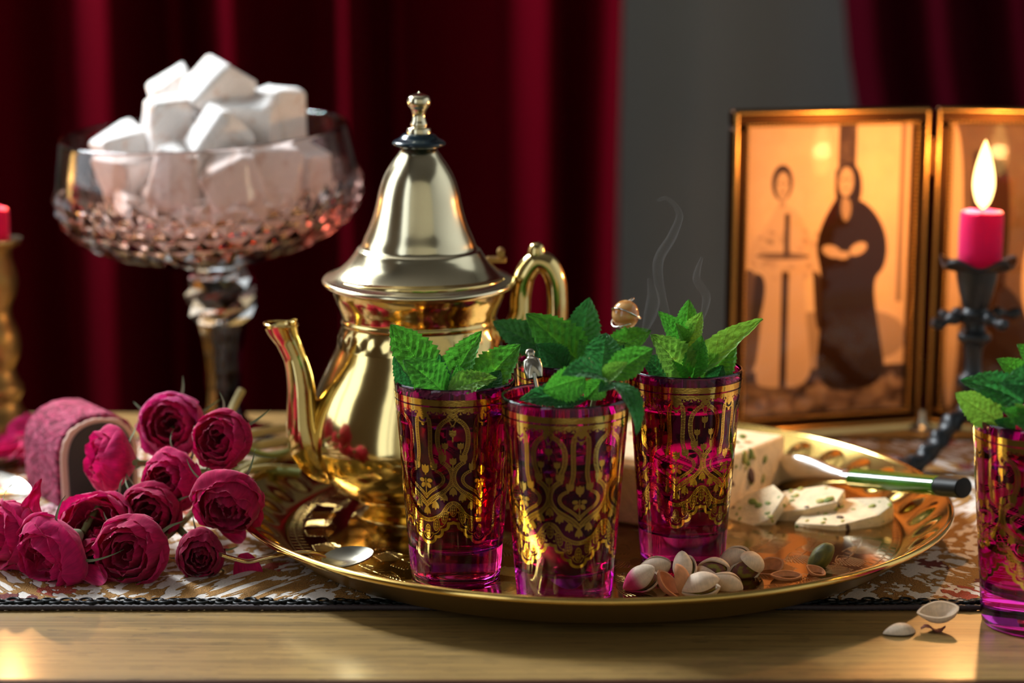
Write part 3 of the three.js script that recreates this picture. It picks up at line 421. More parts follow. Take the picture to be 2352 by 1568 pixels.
// ---------------------------------------------------------------- folding photo frame
{
  const H = 0.1945, W = 0.128, zh = -0.272, xh = [0.25279, -0.00032, -0.272][0], lift = 0.004;
  const t = thing('photo_frame', 'hinged double gold photo frame with sepia prints, standing at the back right', 'picture frame', [xh, lift, zh]);
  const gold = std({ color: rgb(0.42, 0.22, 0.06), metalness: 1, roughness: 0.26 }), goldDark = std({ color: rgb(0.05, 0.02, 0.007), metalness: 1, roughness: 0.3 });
  const sep = (v, a = 1) => `rgba(${lerp(30, 238, v) | 0},${lerp(14, 190, v) | 0},${lerp(6, 140, v) | 0},${a})`;
  const print = which => canvasTex(640, 1040, (g, w, h) => {
    const r = rng(31 + which), B = (c, x, y, a, b, rot = 0) => { g.fillStyle = c; g.beginPath(); g.ellipse(x * w, y * h, a * w, b * h, rot, 0, 7); g.fill(); };
    const poly = (c, pts) => { g.fillStyle = c; g.beginPath(); g.moveTo(pts[0][0] * w, pts[0][1] * h); for (let i = 1; i < pts.length; i++) { const p = pts[i], q = pts[(i + 1) % pts.length]; g.quadraticCurveTo(p[0] * w, p[1] * h, (p[0] + q[0]) / 2 * w, (p[1] + q[1]) / 2 * h); } g.closePath(); g.fill(); };
    g.fillStyle = sep(which ? 0.3 : 0.86); g.fillRect(0, 0, w, h);
    for (let i = 0; i < 260; i++) B(sep(which ? 0.2 + 0.3 * r() : 0.7 + 0.3 * r(), 0.10), r(), r() * 0.8, 0.04 + 0.1 * r(), 0.02 + 0.06 * r());
    if (!which) {
      poly(sep(0.62), [[0, .66], [.5, .63], [1, .66], [1, .84], [0, .84]]);
      g.fillStyle = sep(0.16); g.fillRect(0, 0.84 * h, w, 0.16 * h);
      for (let i = 0; i < 120; i++) B(sep(0.35 + 0.4 * r(), 0.5), r(), 0.88 + 0.12 * r(), 0.02 + 0.06 * r(), 0.006 + 0.018 * r());
      g.fillStyle = sep(0.22); g.fillRect(0.555 * w, 0, 0.105 * w, 0.2 * h); for (let i = 0; i < 26; i++) { g.fillStyle = sep(0.42, 0.7); g.fillRect((0.56 + 0.07 * r()) * w, 0.2 * h * r(), 0.03 * w, 0.004 * h); }
      g.fillStyle = sep(0.5); g.fillRect(0.93 * w, 0, 0.035 * w, 0.62 * h);
      poly(sep(0.3), [[.0, .5], [.06, .46], [.12, .6], [.1, .84], [0, .86]]); // shrub behind
      // figure in a pale long dress
      poly(sep(0.8), [[.20, .27], [.30, .27], [.38, .36], [.47, .44], [.44, .52], [.36, .5], [.40, .72], [.44, .9], [.16, .9], [.08, .88], [.12, .68], [.15, .5], [.04, .48], [.03, .42], [.12, .36]]);
      for (let i = 0; i < 60; i++) B(sep(0.45 + 0.4 * r(), 0.4), 0.05 + 0.4 * r(), 0.36 + 0.16 * r(), 0.02, 0.008, r() * 3);
      B(sep(0.42), .24, .445, .16, .012, 0.05); g.fillStyle = sep(0.18); g.fillRect(0.245 * w, 0.3 * h, 0.03 * w, 0.15 * h); g.fillRect(0.235 * w, 0.5 * h, 0.042 * w, 0.4 * h);
      B(sep(0.14), .225, .195, .062, .06); B(sep(0.78), .228, .205, .04, .046); B(sep(0.35), .212, .198, .008, .004); B(sep(0.35), .246, .198, .008, .004); B(sep(0.4), .229, .226, .012, .004); g.fillStyle = sep(0.68); g.fillRect(.21 * w, .245 * h, .035 * w, .035 * h);
      poly(sep(0.12), [[.08, .5], [.15, .5], [.12, .66], [.05, .7]]); poly(sep(0.14), [[.42, .5], [.48, .5], [.5, .68], [.45, .72]]);
      // figure in a dark robe with a veil
      poly(sep(0.06), [[.55, .25], [.68, .25], [.80, .31], [.87, .4], [.86, .5], [.78, .54], [.84, .74], [.9, .92], [.44, .93], [.48, .66], [.47, .5], [.43, .42], [.47, .33]]);
      poly(sep(0.08), [[.54, .16], [.62, .12], [.7, .17], [.7, .27], [.62, .3], [.54, .27]]);
      B(sep(0.74), .605, .198, .045, .05); B(sep(0.3), .588, .19, .009, .005); B(sep(0.3), .624, .19, .009, .005); B(sep(0.42), .606, .222, .013, .004);
      poly(sep(0.6), [[.585, .25], [.63, .25], [.645, .3], [.61, .345], [.575, .3]]); B(sep(0.72), .53, .435, .06, .02, 0.35); B(sep(0.76), .69, .43, .055, .02, -0.4); B(sep(0.72), .6, .45, .04, .014);
    } else {
      poly(sep(0.75), [[0, 0], [.08, 0], [.08, 1], [0, 1]]); g.fillStyle = sep(0.08); g.fillRect(.1 * w, .66 * h, .9 * w, .34 * h); poly(sep(0.1), [[.12, .1], [.3, .06], [.34, .4], [.3, .7], [.12, .7]]);
      // seated figure in a light suit
      poly(sep(0.78), [[.5, .3], [.66, .28], [.82, .34], [.9, .5], [.84, .66], [.8, .9], [.52, .92], [.46, .7], [.4, .58], [.42, .4]]); poly(sep(0.6), [[.58, .3], [.64, .3], [.62, .46], [.58, .46]]);
      B(sep(0.1), .59, .185, .075, .06); B(sep(0.8), .59, .2, .052, .056); B(sep(0.3), .57, .192, .009, .004); B(sep(0.3), .612, .192, .009, .004); B(sep(0.42), .59, .228, .013, .004);
      poly(sep(0.08), [[.3, .55], [.46, .6], [.46, .96], [.28, .96]]); B(sep(0.7), .5, .6, .06, .02, 0.4);
    }
    for (let i = 0; i < 500; i++) { g.fillStyle = sep(r(), 0.1); g.fillRect(r() * w, r() * h, 2, 2); }
  });
  const bar = (l, wd) => new RoundedBoxGeometry(l, wd, 0.009, 3, 0.0022);
  for (const side of [0, 1]) {
    const p = new THREE.Group(); p.name = 'panel'; t.add(p); p.userData.label = side ? 'right leaf with the print of one seated figure' : 'left leaf with the print of two standing figures';
    p.rotation.y = side ? -0.285 : 0.285; p.position.set(side ? 0.0025 : -0.0025, 0, 0);
    const s = side ? 1 : -1, cx = s * W / 2, b = 0.0105;
    const place = (g, x, y, n, l, m = goldDark) => { g.translate(cx + x, y, 0); return part(n, g, m, p, l); };
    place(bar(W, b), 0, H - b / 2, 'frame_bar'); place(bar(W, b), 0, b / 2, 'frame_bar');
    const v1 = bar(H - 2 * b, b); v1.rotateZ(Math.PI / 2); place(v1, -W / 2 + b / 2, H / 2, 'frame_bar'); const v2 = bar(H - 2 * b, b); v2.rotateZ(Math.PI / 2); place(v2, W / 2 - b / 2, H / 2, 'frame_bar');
    const beads = [], bead = (x, y, r) => { const g = new THREE.SphereGeometry(r, 8, 6); g.translate(cx + x, y, 0.0044); beads.push(g); };
    const iw = W / 2 - b + 0.0015, ih = H / 2 - b + 0.0015;
    for (let i = 0; i <= 44; i++) { const q = lerp(-iw, iw, i / 44); bead(q, H / 2 + ih, 0.0013); bead(q, H / 2 - ih, 0.0013); }
    for (let i = 1; i < 70; i++) { const q = lerp(-ih, ih, i / 70); bead(-iw, H / 2 + q, 0.0013); bead(iw, H / 2 + q, 0.0013); }
    const bm = part('bead_moulding', mergeGeometries(beads), gold, p, 'row of tiny gold beads'); bm.userData.kind = 'stuff';
    const line = []; for (const o of [0.0022]) { const a = W / 2 - o, c = H / 2 - o; for (const [x, y, l, q] of [[0, c, 2 * a, 0], [0, -c, 2 * a, 0], [-a, 0, 2 * c, 1], [a, 0, 2 * c, 1]]) { const g = new THREE.CylinderGeometry(0.0016, 0.0016, l, 10); if (!q) g.rotateZ(Math.PI / 2); g.translate(cx + x, H / 2 + y, 0.0042); line.push(g); } }
    part('edge_moulding', mergeGeometries(line), gold, p, 'bright gold outer moulding');
    const pw = W - 2 * b + 0.002, phh = H - 2 * b + 0.002;
    part('photograph', moved(new THREE.BoxGeometry(pw, phh, 0.0006), cx, H / 2, -0.0010), phys({ map: print(side), roughness: 1, specularIntensity: 0 }), p, side ? 'sepia print of one seated figure' : 'sepia print of two standing figures');
    part('glass_pane', moved(new THREE.PlaneGeometry(pw, phh), cx, H / 2, 0.0016), phys({ color: rgb(1, 1, 1), transmission: 1, thickness: 0, roughness: 0.02, ior: 1.5 }), p);
    part('backing', moved(new RoundedBoxGeometry(W - 0.002, H - 0.002, 0.003, 2, 0.001), cx, H / 2, -0.0035), std({ color: rgb(0.04, 0.01, 0.01), roughness: 0.8 }), p);
  }
  for (const y of [0.03, H - 0.03]) part('hinge', moved(new THREE.CylinderGeometry(0.003, 0.003, 0.022, 16), 0, y, 0.001), goldDark, t);
  part('hinge_foot', moved(lathe([[0.0001, -0.004], [0.008, -0.004], [0.007, -0.0025], [0.0038, 0], [0.003, 0.008], [0.0001, 0.0082]], 24), 0, 0.0, 0.002), M.silverOld, t);
}
// ---------------------------------------------------------------- mint
const leafMap = tex(256, 512, (x, y) => { // veins lie where the leaf's own quilting has its furrows
  const t = Math.abs(x - 0.5) * 2, mid = 1 - sm(0.02, 0.06, t), ph = y * 9 - t * 2.1, d = Math.abs(((ph % 1) + 1) % 1 - 0.5) * 2, vein = sm(0.86, 0.99, d) * (1 - 0.6 * t), net = sm(0.35, 0.5, Math.abs(nz(x * 26, y * 60, 3))) * 0.12;
  const k = 0.78 + 0.22 * fbm(x * 9, y * 18, 2, 3); const m = Math.max(mid, vein * 0.75);
  return [lerp(205, 245, m) * k + 30 * net, lerp(222, 250, m) * k + 20 * net, lerp(200, 228, m) * k]; });
const leafMat = (r, g, b) => phys({ color: rgb(r, g, b), map: leafMap, roughness: 0.92, transmission: 0.5, thickness: 0, side: D, specularIntensity: 0.4, clearcoat: 0.35, clearcoatRoughness: 0.38, bumpMap: leafMap, bumpScale: -0.0018 });
const LEAF = { dark: leafMat(0.09, 0.52, 0.13), mid: leafMat(0.2, 0.84, 0.08), light: leafMat(0.48, 0.98, 0.12) };
function leafGeo({ w, bend = 0.5, fold = 0.25, seed = 1, quilt = 0.06, tip = 0.75, twist = 0, wave = 0.03, teeth = 0.2 }) { // unit length along +y, upper face +z
  const NS = 44, NT = 18; let X = 0, Z = 0; const P = [[0, 0]];
  for (let i = 1; i <= NS; i++) { const th = bend * ((i - 0.5) / NS - 0.5); X += Math.cos(th) / NS; Z += -Math.sin(th) / NS; P.push([X, Z]); }
  const g = grid(NT, NS, (u, v) => {
    const t = u * 2 - 1, a = Math.abs(t), i = Math.round(v * NS), saw = 1 - ((v * 13) % 1);
    const W = w * Math.pow(Math.max(0, Math.sin(Math.PI * Math.pow(clamp(v, 0.0, 1), tip))), 0.85) * (1 + teeth * (saw - 0.5) * Math.pow(a, 6) * (v > 0.06 && v < 0.97 ? 1 : 0)) + 0.004;
    const ph = v * 9 - a * 2.1, q = quilt * (0.5 + 0.5 * Math.cos(2 * Math.PI * ph + Math.PI)) * (0.72 + 0.28 * Math.cos(a * 19 + Math.floor(ph) * 2.1)) * (1 - Math.pow(a, 5)) * sm(0, 0.12, a) * Math.sin(Math.PI * v) + quilt * 0.5 * nz(t * 6 + seed, v * 11, seed);
    const z0 = P[i][1] + fold * a * a * W - 0.02 * (1 - sm(0, 0.15, a)) + q + wave * (nz(v * 4, t * 1.5, seed * 3.3) + 0.6 * nz(v * 13, t, seed)) * a + twist * t * W * (v - 0.3);
    return [t * W * Math.cos(fold * a * 0.7), P[i][0] / X, z0];
  });
  return g;
}
const leafCache = {};
function leaf(parent, origin, b, t, w, n, opt = {}, mat = 'mid') { // b, t: world base and tip; w: half width in metres
  const B = V(...b), Tt = V(...t), d = Tt.clone().sub(B), L = d.length(), y = d.clone().normalize(), z = V(...n), x = V().crossVectors(y, z).normalize(); z.crossVectors(x, y).normalize();
  const g = leafGeo({ w: 1.12 * w / L, ...opt }); g.scale(L, L, L);
  const m = part('leaf', g, LEAF[mat], parent); m.quaternion.setFromRotationMatrix(new THREE.Matrix4().makeBasis(x, y, z)); m.position.copy(B).sub(V(...origin));
  return m;
}
function sprig(label, origin, stems, leaves) {
  const t = thing('mint_sprig', label, 'mint', origin, 'mint sprigs in the tea glasses');
  for (const s of stems) part('stem', sweep(s.map(p => V(...p).sub(V(...origin))), 0.0011, 24, 10), M.stem, t);
  leaves.forEach(([b, tp, w, n, o, mat], i) => leaf(t, origin, b, tp, w, n, { seed: i + origin[0] * 50, ...o }, mat));
  return t;
}
{
  const z = 0.0513; // glass before the teapot
  sprig('upright bunch of mint leaves in the glass before the teapot', [G.left[0], 0.085, z], [[[-0.0274, 0.07083, 0.0513], [-0.0267, 0.09068, 0.0513], [-0.02588, 0.10054, 0.0513]]], [
    [[-0.03421, 0.09276, 0.047], [-0.05437, 0.11916, 0.04], 0.00926, [.25, .1, 1], { bend: .2, fold: .5, quilt: .05 }, 'mid'],
    [[-0.04108, 0.09208, 0.058], [-0.05197, 0.10772, 0.056], 0.00424, [-.7, .2, .8], { bend: .5, fold: .9, quilt: .04 }, 'dark'],
    [[-0.02935, 0.09236, 0.064], [-0.04738, 0.10807, 0.066], 0.0081, [.35, .5, 1], { bend: .9, fold: .2, quilt: .055 }, 'mid'],
    [[-0.02907, 0.09139, 0.05], [-0.01355, 0.11725, 0.046], 0.00694, [-.5, .1, 1], { bend: .25, fold: .55, quilt: .05 }, 'mid'],
    [[-0.01663, 0.08984, 0.052], [0.00386, 0.11208, 0.05], 0.00849, [-.2, .35, 1], { bend: .7, fold: .4, quilt: .055 }, 'mid'],
    [[-0.02796, 0.0948, 0.071], [-0.00642, 0.10096, 0.071], 0.0054, [0, .75, .8], { bend: .7, fold: .4, quilt: .05, wave: .06 }, 'light'],
    [[-0.0281, 0.09068, 0.056], [-0.03175, 0.10927, 0.058], 0.00463, [-.3, .2, 1], { bend: .5, fold: .6, quilt: .04 }, 'dark'],
    [[-0.02222, 0.09152, 0.06], [-0.02401, 0.10498, 0.062], 0.00579, [.2, .4, 1], { bend: .6, fold: .5, quilt: .05 }, 'mid'],
    [[-0.0368, 0.09047, 0.055], [-0.04137, 0.10225, 0.05], 0.00501, [.3, .2, 1], { bend: .4, fold: .4 }, 'dark'],
    [[-0.01075, 0.0911, 0.058], [-0.00499, 0.10146, 0.056], 0.00463, [-.2, .5, 1], { bend: .4, fold: .4 }, 'dark'],
  ]);
}
{
  sprig('mint sprig leaning out of the glass nearest the tray rim', [G.front[0], 0.09, G.front[2]], [[[0.03348, 0.08086, 0.082], [0.03494, 0.09393, 0.085], [0.03896, 0.10632, 0.092]]], [
    [[0.03083, 0.1064, 0.098], [0.01275, 0.10123, 0.1], 0.00698, [.1, -.1, 1], { bend: -.5, fold: .35, quilt: .03 }, 'mid'],
    [[0.0394, 0.1064, 0.098], [0.02042, 0.11032, 0.112], 0.00624, [-.1, .75, .6], { bend: 1.0, fold: .3, quilt: .045 }, 'dark'],
    [[0.03767, 0.10627, 0.088], [0.04023, 0.12213, 0.078], 0.00735, [.05, .35, 1], { bend: .5, fold: .25, quilt: .045 }, 'dark'],
    [[0.04015, 0.1056, 0.094], [0.05984, 0.11679, 0.086], 0.00588, [-.15, .35, 1], { bend: .6, fold: .3, quilt: .04 }, 'mid'],
    [[0.03858, 0.10606, 0.1], [0.04808, 0.11425, 0.104], 0.00367, [.2, .7, .8], { bend: .5, fold: .6, quilt: .04 }, 'light'],
    [[0.0415, 0.10495, 0.1], [0.05153, 0.08497, 0.112], 0.00477, [.65, .55, .7], { bend: 1.7, fold: .35, quilt: .035 }, 'dark'],
    [[0.03823, 0.10525, 0.096], [0.0312, 0.09594, 0.09], 0.00477, [.1, .2, 1], { bend: .3, fold: .3 }, 'mid'],
    [[0.02702, 0.09608, 0.088], [0.00295, 0.0958, 0.092], 0.00477, [0, .55, .8], { bend: .8, fold: .3, quilt: .05 }, 'dark'],
    [[0.01737, 0.09311, 0.09], [0.03213, 0.09575, 0.09], 0.00331, [0, .6, .8], { bend: .5, fold: .3 }, 'dark'],
    [[0.04211, 0.10332, 0.092], [0.03626, 0.10086, 0.1], 0.00294, [0, .6, .8], { bend: .5, fold: .3 }, 'dark'],
  ]);
  sprig('broad shaded mint leaves in the mostly hidden back glass', [G.back[0], 0.09, G.back[2]], [[[0.02761, 0.06922, -0.001], [0.02956, 0.08813, -0.001], [0.03157, 0.10047, -0.002]]], [
    [[0.01768, 0.09759, -0.004], [-0.0091, 0.11166, -0.012], 0.00736, [.1, .5, 1], { bend: .4, fold: .2, quilt: .02 }, 'dark'],
    [[0.03456, 0.09185, 0.002], [0.0065, 0.1181, 0.004], 0.01022, [.3, .2, 1], { bend: .5, fold: .25, quilt: .04 }, 'mid'],
    [[0.03195, 0.09545, -0.012], [0.03697, 0.12222, -0.018], 0.00777, [-.15, .1, 1], { bend: .3, fold: .3, quilt: .03 }, 'dark'],
    [[0.04421, 0.09834, 0], [0.0655, 0.10921, -0.002], 0.00613, [-.1, .4, 1], { bend: .6, fold: .3, quilt: .04 }, 'mid'],
    [[0.03442, 0.10158, 0.004], [0.05361, 0.10443, 0.006], 0.00327, [0, .6, .8], { bend: .5, fold: .3 }, 'light'],
    [[0.02513, 0.09239, 0.01], [0.0113, 0.10512, 0.012], 0.00695, [.1, .3, 1], { bend: .4, fold: .3 }, 'dark'],
    [[0.04135, 0.09239, 0.01], [0.03112, 0.10681, 0.01], 0.00695, [.1, .3, 1], { bend: .4, fold: .3 }, 'mid'],
    [[0.04764, 0.0916, 0.006], [0.05199, 0.10402, 0.006], 0.00572, [-.1, .3, 1], { bend: .4, fold: .3 }, 'dark'],
  ]);
  sprig('bright mint sprig with one long leaf pointing right, in the glass before the halva', [G.rear[0], 0.09, G.rear[2]], [[[0.0788, 0.07303, 0.0255], [0.0789, 0.09139, 0.0255], [0.07894, 0.11364, 0.0255]]], [
    [[0.07863, 0.10566, 0.026], [0.06617, 0.12363, 0.03], 0.00514, [.3, .2, 1], { bend: .5, fold: .55, quilt: .04 }, 'mid'],
    [[0.07896, 0.10695, 0.022], [0.08099, 0.12711, 0.018], 0.00533, [0, .15, 1], { bend: .3, fold: .5, quilt: .04 }, 'mid'],
    [[0.07933, 0.10585, 0.027], [0.08647, 0.12257, 0.026], 0.00474, [-.35, .2, 1], { bend: .4, fold: .5, quilt: .04 }, 'light'],
    [[0.07931, 0.0931, 0.034], [0.06203, 0.11461, 0.04], 0.0083, [.35, .35, 1], { bend: .8, fold: .35, quilt: .055 }, 'light'],
    [[0.08186, 0.09149, 0.028], [0.11431, 0.11902, 0.024], 0.00672, [-.45, .55, .75], { bend: .35, fold: .75, quilt: .02, teeth: .09 }, 'light'],
    [[0.08846, 0.08864, 0.022], [0.10297, 0.10581, 0.018], 0.00751, [-.2, .3, 1], { bend: .6, fold: .45, quilt: .05 }, 'mid'],
    [[0.07268, 0.08905, 0.024], [0.05988, 0.10188, 0.022], 0.00593, [.3, .3, 1], { bend: .5, fold: .4 }, 'dark'],
    [[0.08167, 0.09351, 0.034], [0.08566, 0.11314, 0.034], 0.00553, [-.1, .3, 1], { bend: .5, fold: .6, quilt: .04 }, 'mid'],
    [[0.07561, 0.0915, 0.036], [0.07216, 0.10269, 0.04], 0.00474, [.1, .4, 1], { bend: .5, fold: .4 }, 'mid'],
    [[0.07881, 0.10805, 0.028], [0.07378, 0.11872, 0.034], 0.00316, [.2, .5, 1], { bend: .4, fold: .6 }, 'light'],
    [[0.09224, 0.08885, 0.028], [0.0958, 0.09876, 0.03], 0.00474, [-.2, .4, 1], { bend: .5, fold: .4 }, 'dark'],
  ]);
  sprig('dense mint bunch in the glass at the right picture edge', [G.right[0], 0.092, G.right[2]], [[[0.22159, 0.06661, 0.098], [0.21975, 0.08922, 0.098], [0.21774, 0.10789, 0.098]]], [
    [[0.20328, 0.08997, 0.108], [0.18314, 0.10258, 0.11], 0.00653, [.15, .1, 1], { bend: -.5, fold: .3, quilt: .02 }, 'light'],
    [[0.21304, 0.09706, 0.104], [0.18556, 0.10732, 0.108], 0.00689, [.1, .6, .8], { bend: .9, fold: .25, quilt: .06 }, 'dark'],
    [[0.21961, 0.10337, 0.112], [0.19994, 0.10826, 0.118], 0.00834, [.2, .6, .8], { bend: .9, fold: .2, quilt: .07 }, 'dark'],
    [[0.21823, 0.10485, 0.094], [0.20403, 0.11343, 0.092], 0.00435, [.2, .3, 1], { bend: .5, fold: .35, quilt: .03 }, 'mid'],
    [[0.22186, 0.10936, 0.096], [0.21147, 0.1205, 0.096], 0.00471, [.3, .3, 1], { bend: .5, fold: .4 }, 'mid'],
    [[0.21423, 0.08866, 0.116], [0.19917, 0.0985, 0.12], 0.00399, [.2, .5, 1], { bend: .5, fold: .5 }, 'mid'],
    [[0.2151, 0.08911, 0.118], [0.20282, 0.09313, 0.122], 0.00363, [.1, .7, .8], { bend: .6, fold: .4 }, 'mid'],
    [[0.21479, 0.0882, 0.114], [0.20566, 0.10007, 0.118], 0.00435, [.2, .3, 1], { bend: .6, fold: .5, quilt: .05 }, 'light'],
    [[0.22614, 0.0919, 0.11], [0.2149, 0.1042, 0.116], 0.00725, [.2, .3, 1], { bend: .6, fold: .3 }, 'mid'],
    [[0.20783, 0.08682, 0.112], [0.19794, 0.09232, 0.116], 0.00326, [.2, .5, 1], { bend: .6, fold: .4 }, 'dark'],
    [[0.22426, 0.10896, 0.094], [0.2184, 0.12385, 0.094], 0.00544, [.2, .3, 1], { bend: .5, fold: .4 }, 'dark'],
  ]);
}

// ---------------------------------------------------------------- roses
const petalMap = tex(256, 256, (x, y) => { const v = fbm(x * 5, y * 3, 7, 3), s = nz(x * 60, y * 4, 2) * 0.5 + nz(x * 26, y * 3, 9) * 0.5, pale = sm(0.42, 0.02, y) * 0.55 + sm(0.9, 1.0, y) * 0.12; const k = 0.86 + 0.3 * v + 0.16 * s; return [lerp(206, 236, pale) * k, lerp(20, 170, pale * 0.7) * k, lerp(104, 160, pale) * k]; });
const petalMat = [[1.5, 1.3, 1.4], [1.2, 0.8, 0.9], [0.9, 0.5, 0.6], [1.4, 4.2, 2.0]].map(c => phys({ color: rgb(...c), map: petalMap, roughness: 0.95, transmission: 0.36, thickness: 0, side: D, specularIntensity: 0.5 }));
function petalGeo(R, k, H, half, lip, seed, crumple = 1) { // axis +y, petal centred on +z
  return grid(20, 18, (u, v) => {
    const t = u * 2 - 1, top = v > 0.72 ? Math.sqrt(Math.max(0.02, 1 - ((v - 0.72) / 0.28) ** 2 * 0.96)) : 1, ang = t * half * (0.42 + 0.58 * Math.sin(Math.PI * clamp(v * 0.7 + 0.14))) * lerp(0.75, 1, top) ;
    let r = R * k * (0.12 + 0.98 * Math.sin(Math.PI * clamp(0.05 + 0.72 * v))) , h = H * (v - 0.12 * v * t * t * (v > 0.5 ? 1.4 : 0.4));
    const roll = Math.max(0, v - 0.78); r += lip * R * roll * roll * 8; h -= lip * R * roll * roll * 4;
    const q = crumple * R * (0.15 * nz(t * 1.6 + seed * 3.1, v * 2.0, seed) + 0.04 * nz(t * 4 + seed, v * 3, seed * 1.7) + 0.036 * nz(t * 13, v * 5 + seed, seed) + 0.022 * nz(t * 24, v * 15 + seed, seed)) * (0.35 + 0.8 * v);
    r += q; h += crumple * R * (0.09 * nz(t * 1.6, seed * 2.3, 4) + 0.02 * nz(t * 9, seed * 2.3, 4)) * v * v;
    return [r * Math.sin(ang), h, r * Math.cos(ang)];
  });
}
function rose(label, pos, R, axis, { open = 0.6, tone = 0, seed = 1, stem = null, sepals = 4, petals = [3, 5, 5] } = {}) {
  const t = thing('dried_rose', label, 'rose', pos, 'dried pink roses'), r = rng(seed * 77 + 5);
  const head = new THREE.Group(); head.name = 'flower_head'; t.add(head);
  head.quaternion.setFromUnitVectors(V(0, 1, 0), V(...axis).normalize());
  head.scale.set(1.0 + 0.2 * r(), 0.98 + 0.2 * r(), 1.0 + 0.2 * r());
  const H = R * 1.5, add = (k, n, half, lip, hk, tn, ph) => { for (let i = 0; i < n; i++) { const m = part('petal', petalGeo(R, k * (0.94 + 0.1 * r()), H * hk * (0.94 + 0.12 * r()), half, lip * (0.6 + 0.8 * r()), seed + i * 1.37 + k * 9), petalMat[tn], head); m.rotation.y = ph + i / n * Math.PI * 2 + 0.3 * (r() - 0.5); m.position.y = -R * 0.72; } };
  add(0.24, 2, 2.0, 0.0, 0.88, 2, 0.3); add(0.42, petals[0], 1.6, 0.1, 0.95, tone === 3 ? 0 : Math.max(1, tone), 0.9); add(0.64, petals[1] - 1, 1.45, 0.15 + open * 0.2, 1.0, tone === 3 ? 0 : tone, 0.2); add(0.84, petals[2] - 1, 1.35, 0.2 + open * 0.4, 0.99, tone, 1.1); add(0.97, 4, 1.3, 0.25 + open * 0.8, 0.9 - 0.1 * open, tone, 0.5);
  const hip = lathe([[0.0001, 0], [R * 0.10, 0.0002], [R * 0.16, R * 0.1], [R * 0.22, R * 0.24], [R * 0.2, R * 0.34]], 16, 14); const hm = part('calyx', hip, M.sepal, head); hm.position.y = -R * 0.98;
  for (let i = 0; i < sepals; i++) { // thin curled sepals
    const l = R * (1.15 + 0.5 * r()), cu = 0.5 + 1.1 * r(), w = R * 0.11, g = grid(4, 18, (u, v) => { const th = 0.95 + cu * (v - 0.5) * v + 0.15 * Math.sin(v * 6 + i + seed); const y = l * v * Math.cos(th), o = R * 0.16 + l * v * Math.sin(th); return [(u - 0.5) * 2 * w * Math.pow(1 - v, 0.7) + 0.2 * R * nz(v * 2.4, i, seed) * v, y, o + 0.5 * w * Math.abs(u - 0.5)]; });
    const m = part('sepal', g, M.sepal, head); m.position.y = -R * 0.72; m.rotation.y = i / sepals * Math.PI * 2 + r(); }
  if (stem) part('stem', sweep(stem.map(p => V(...p).sub(V(...pos))), (v) => 0.0016 * (1 + 0.25 * nz(v * 8, seed, 1)) * (1 - 0.15 * v), 40, 10), r() < 0.5 ? M.stem : M.stemDry, t);
  return t;
}
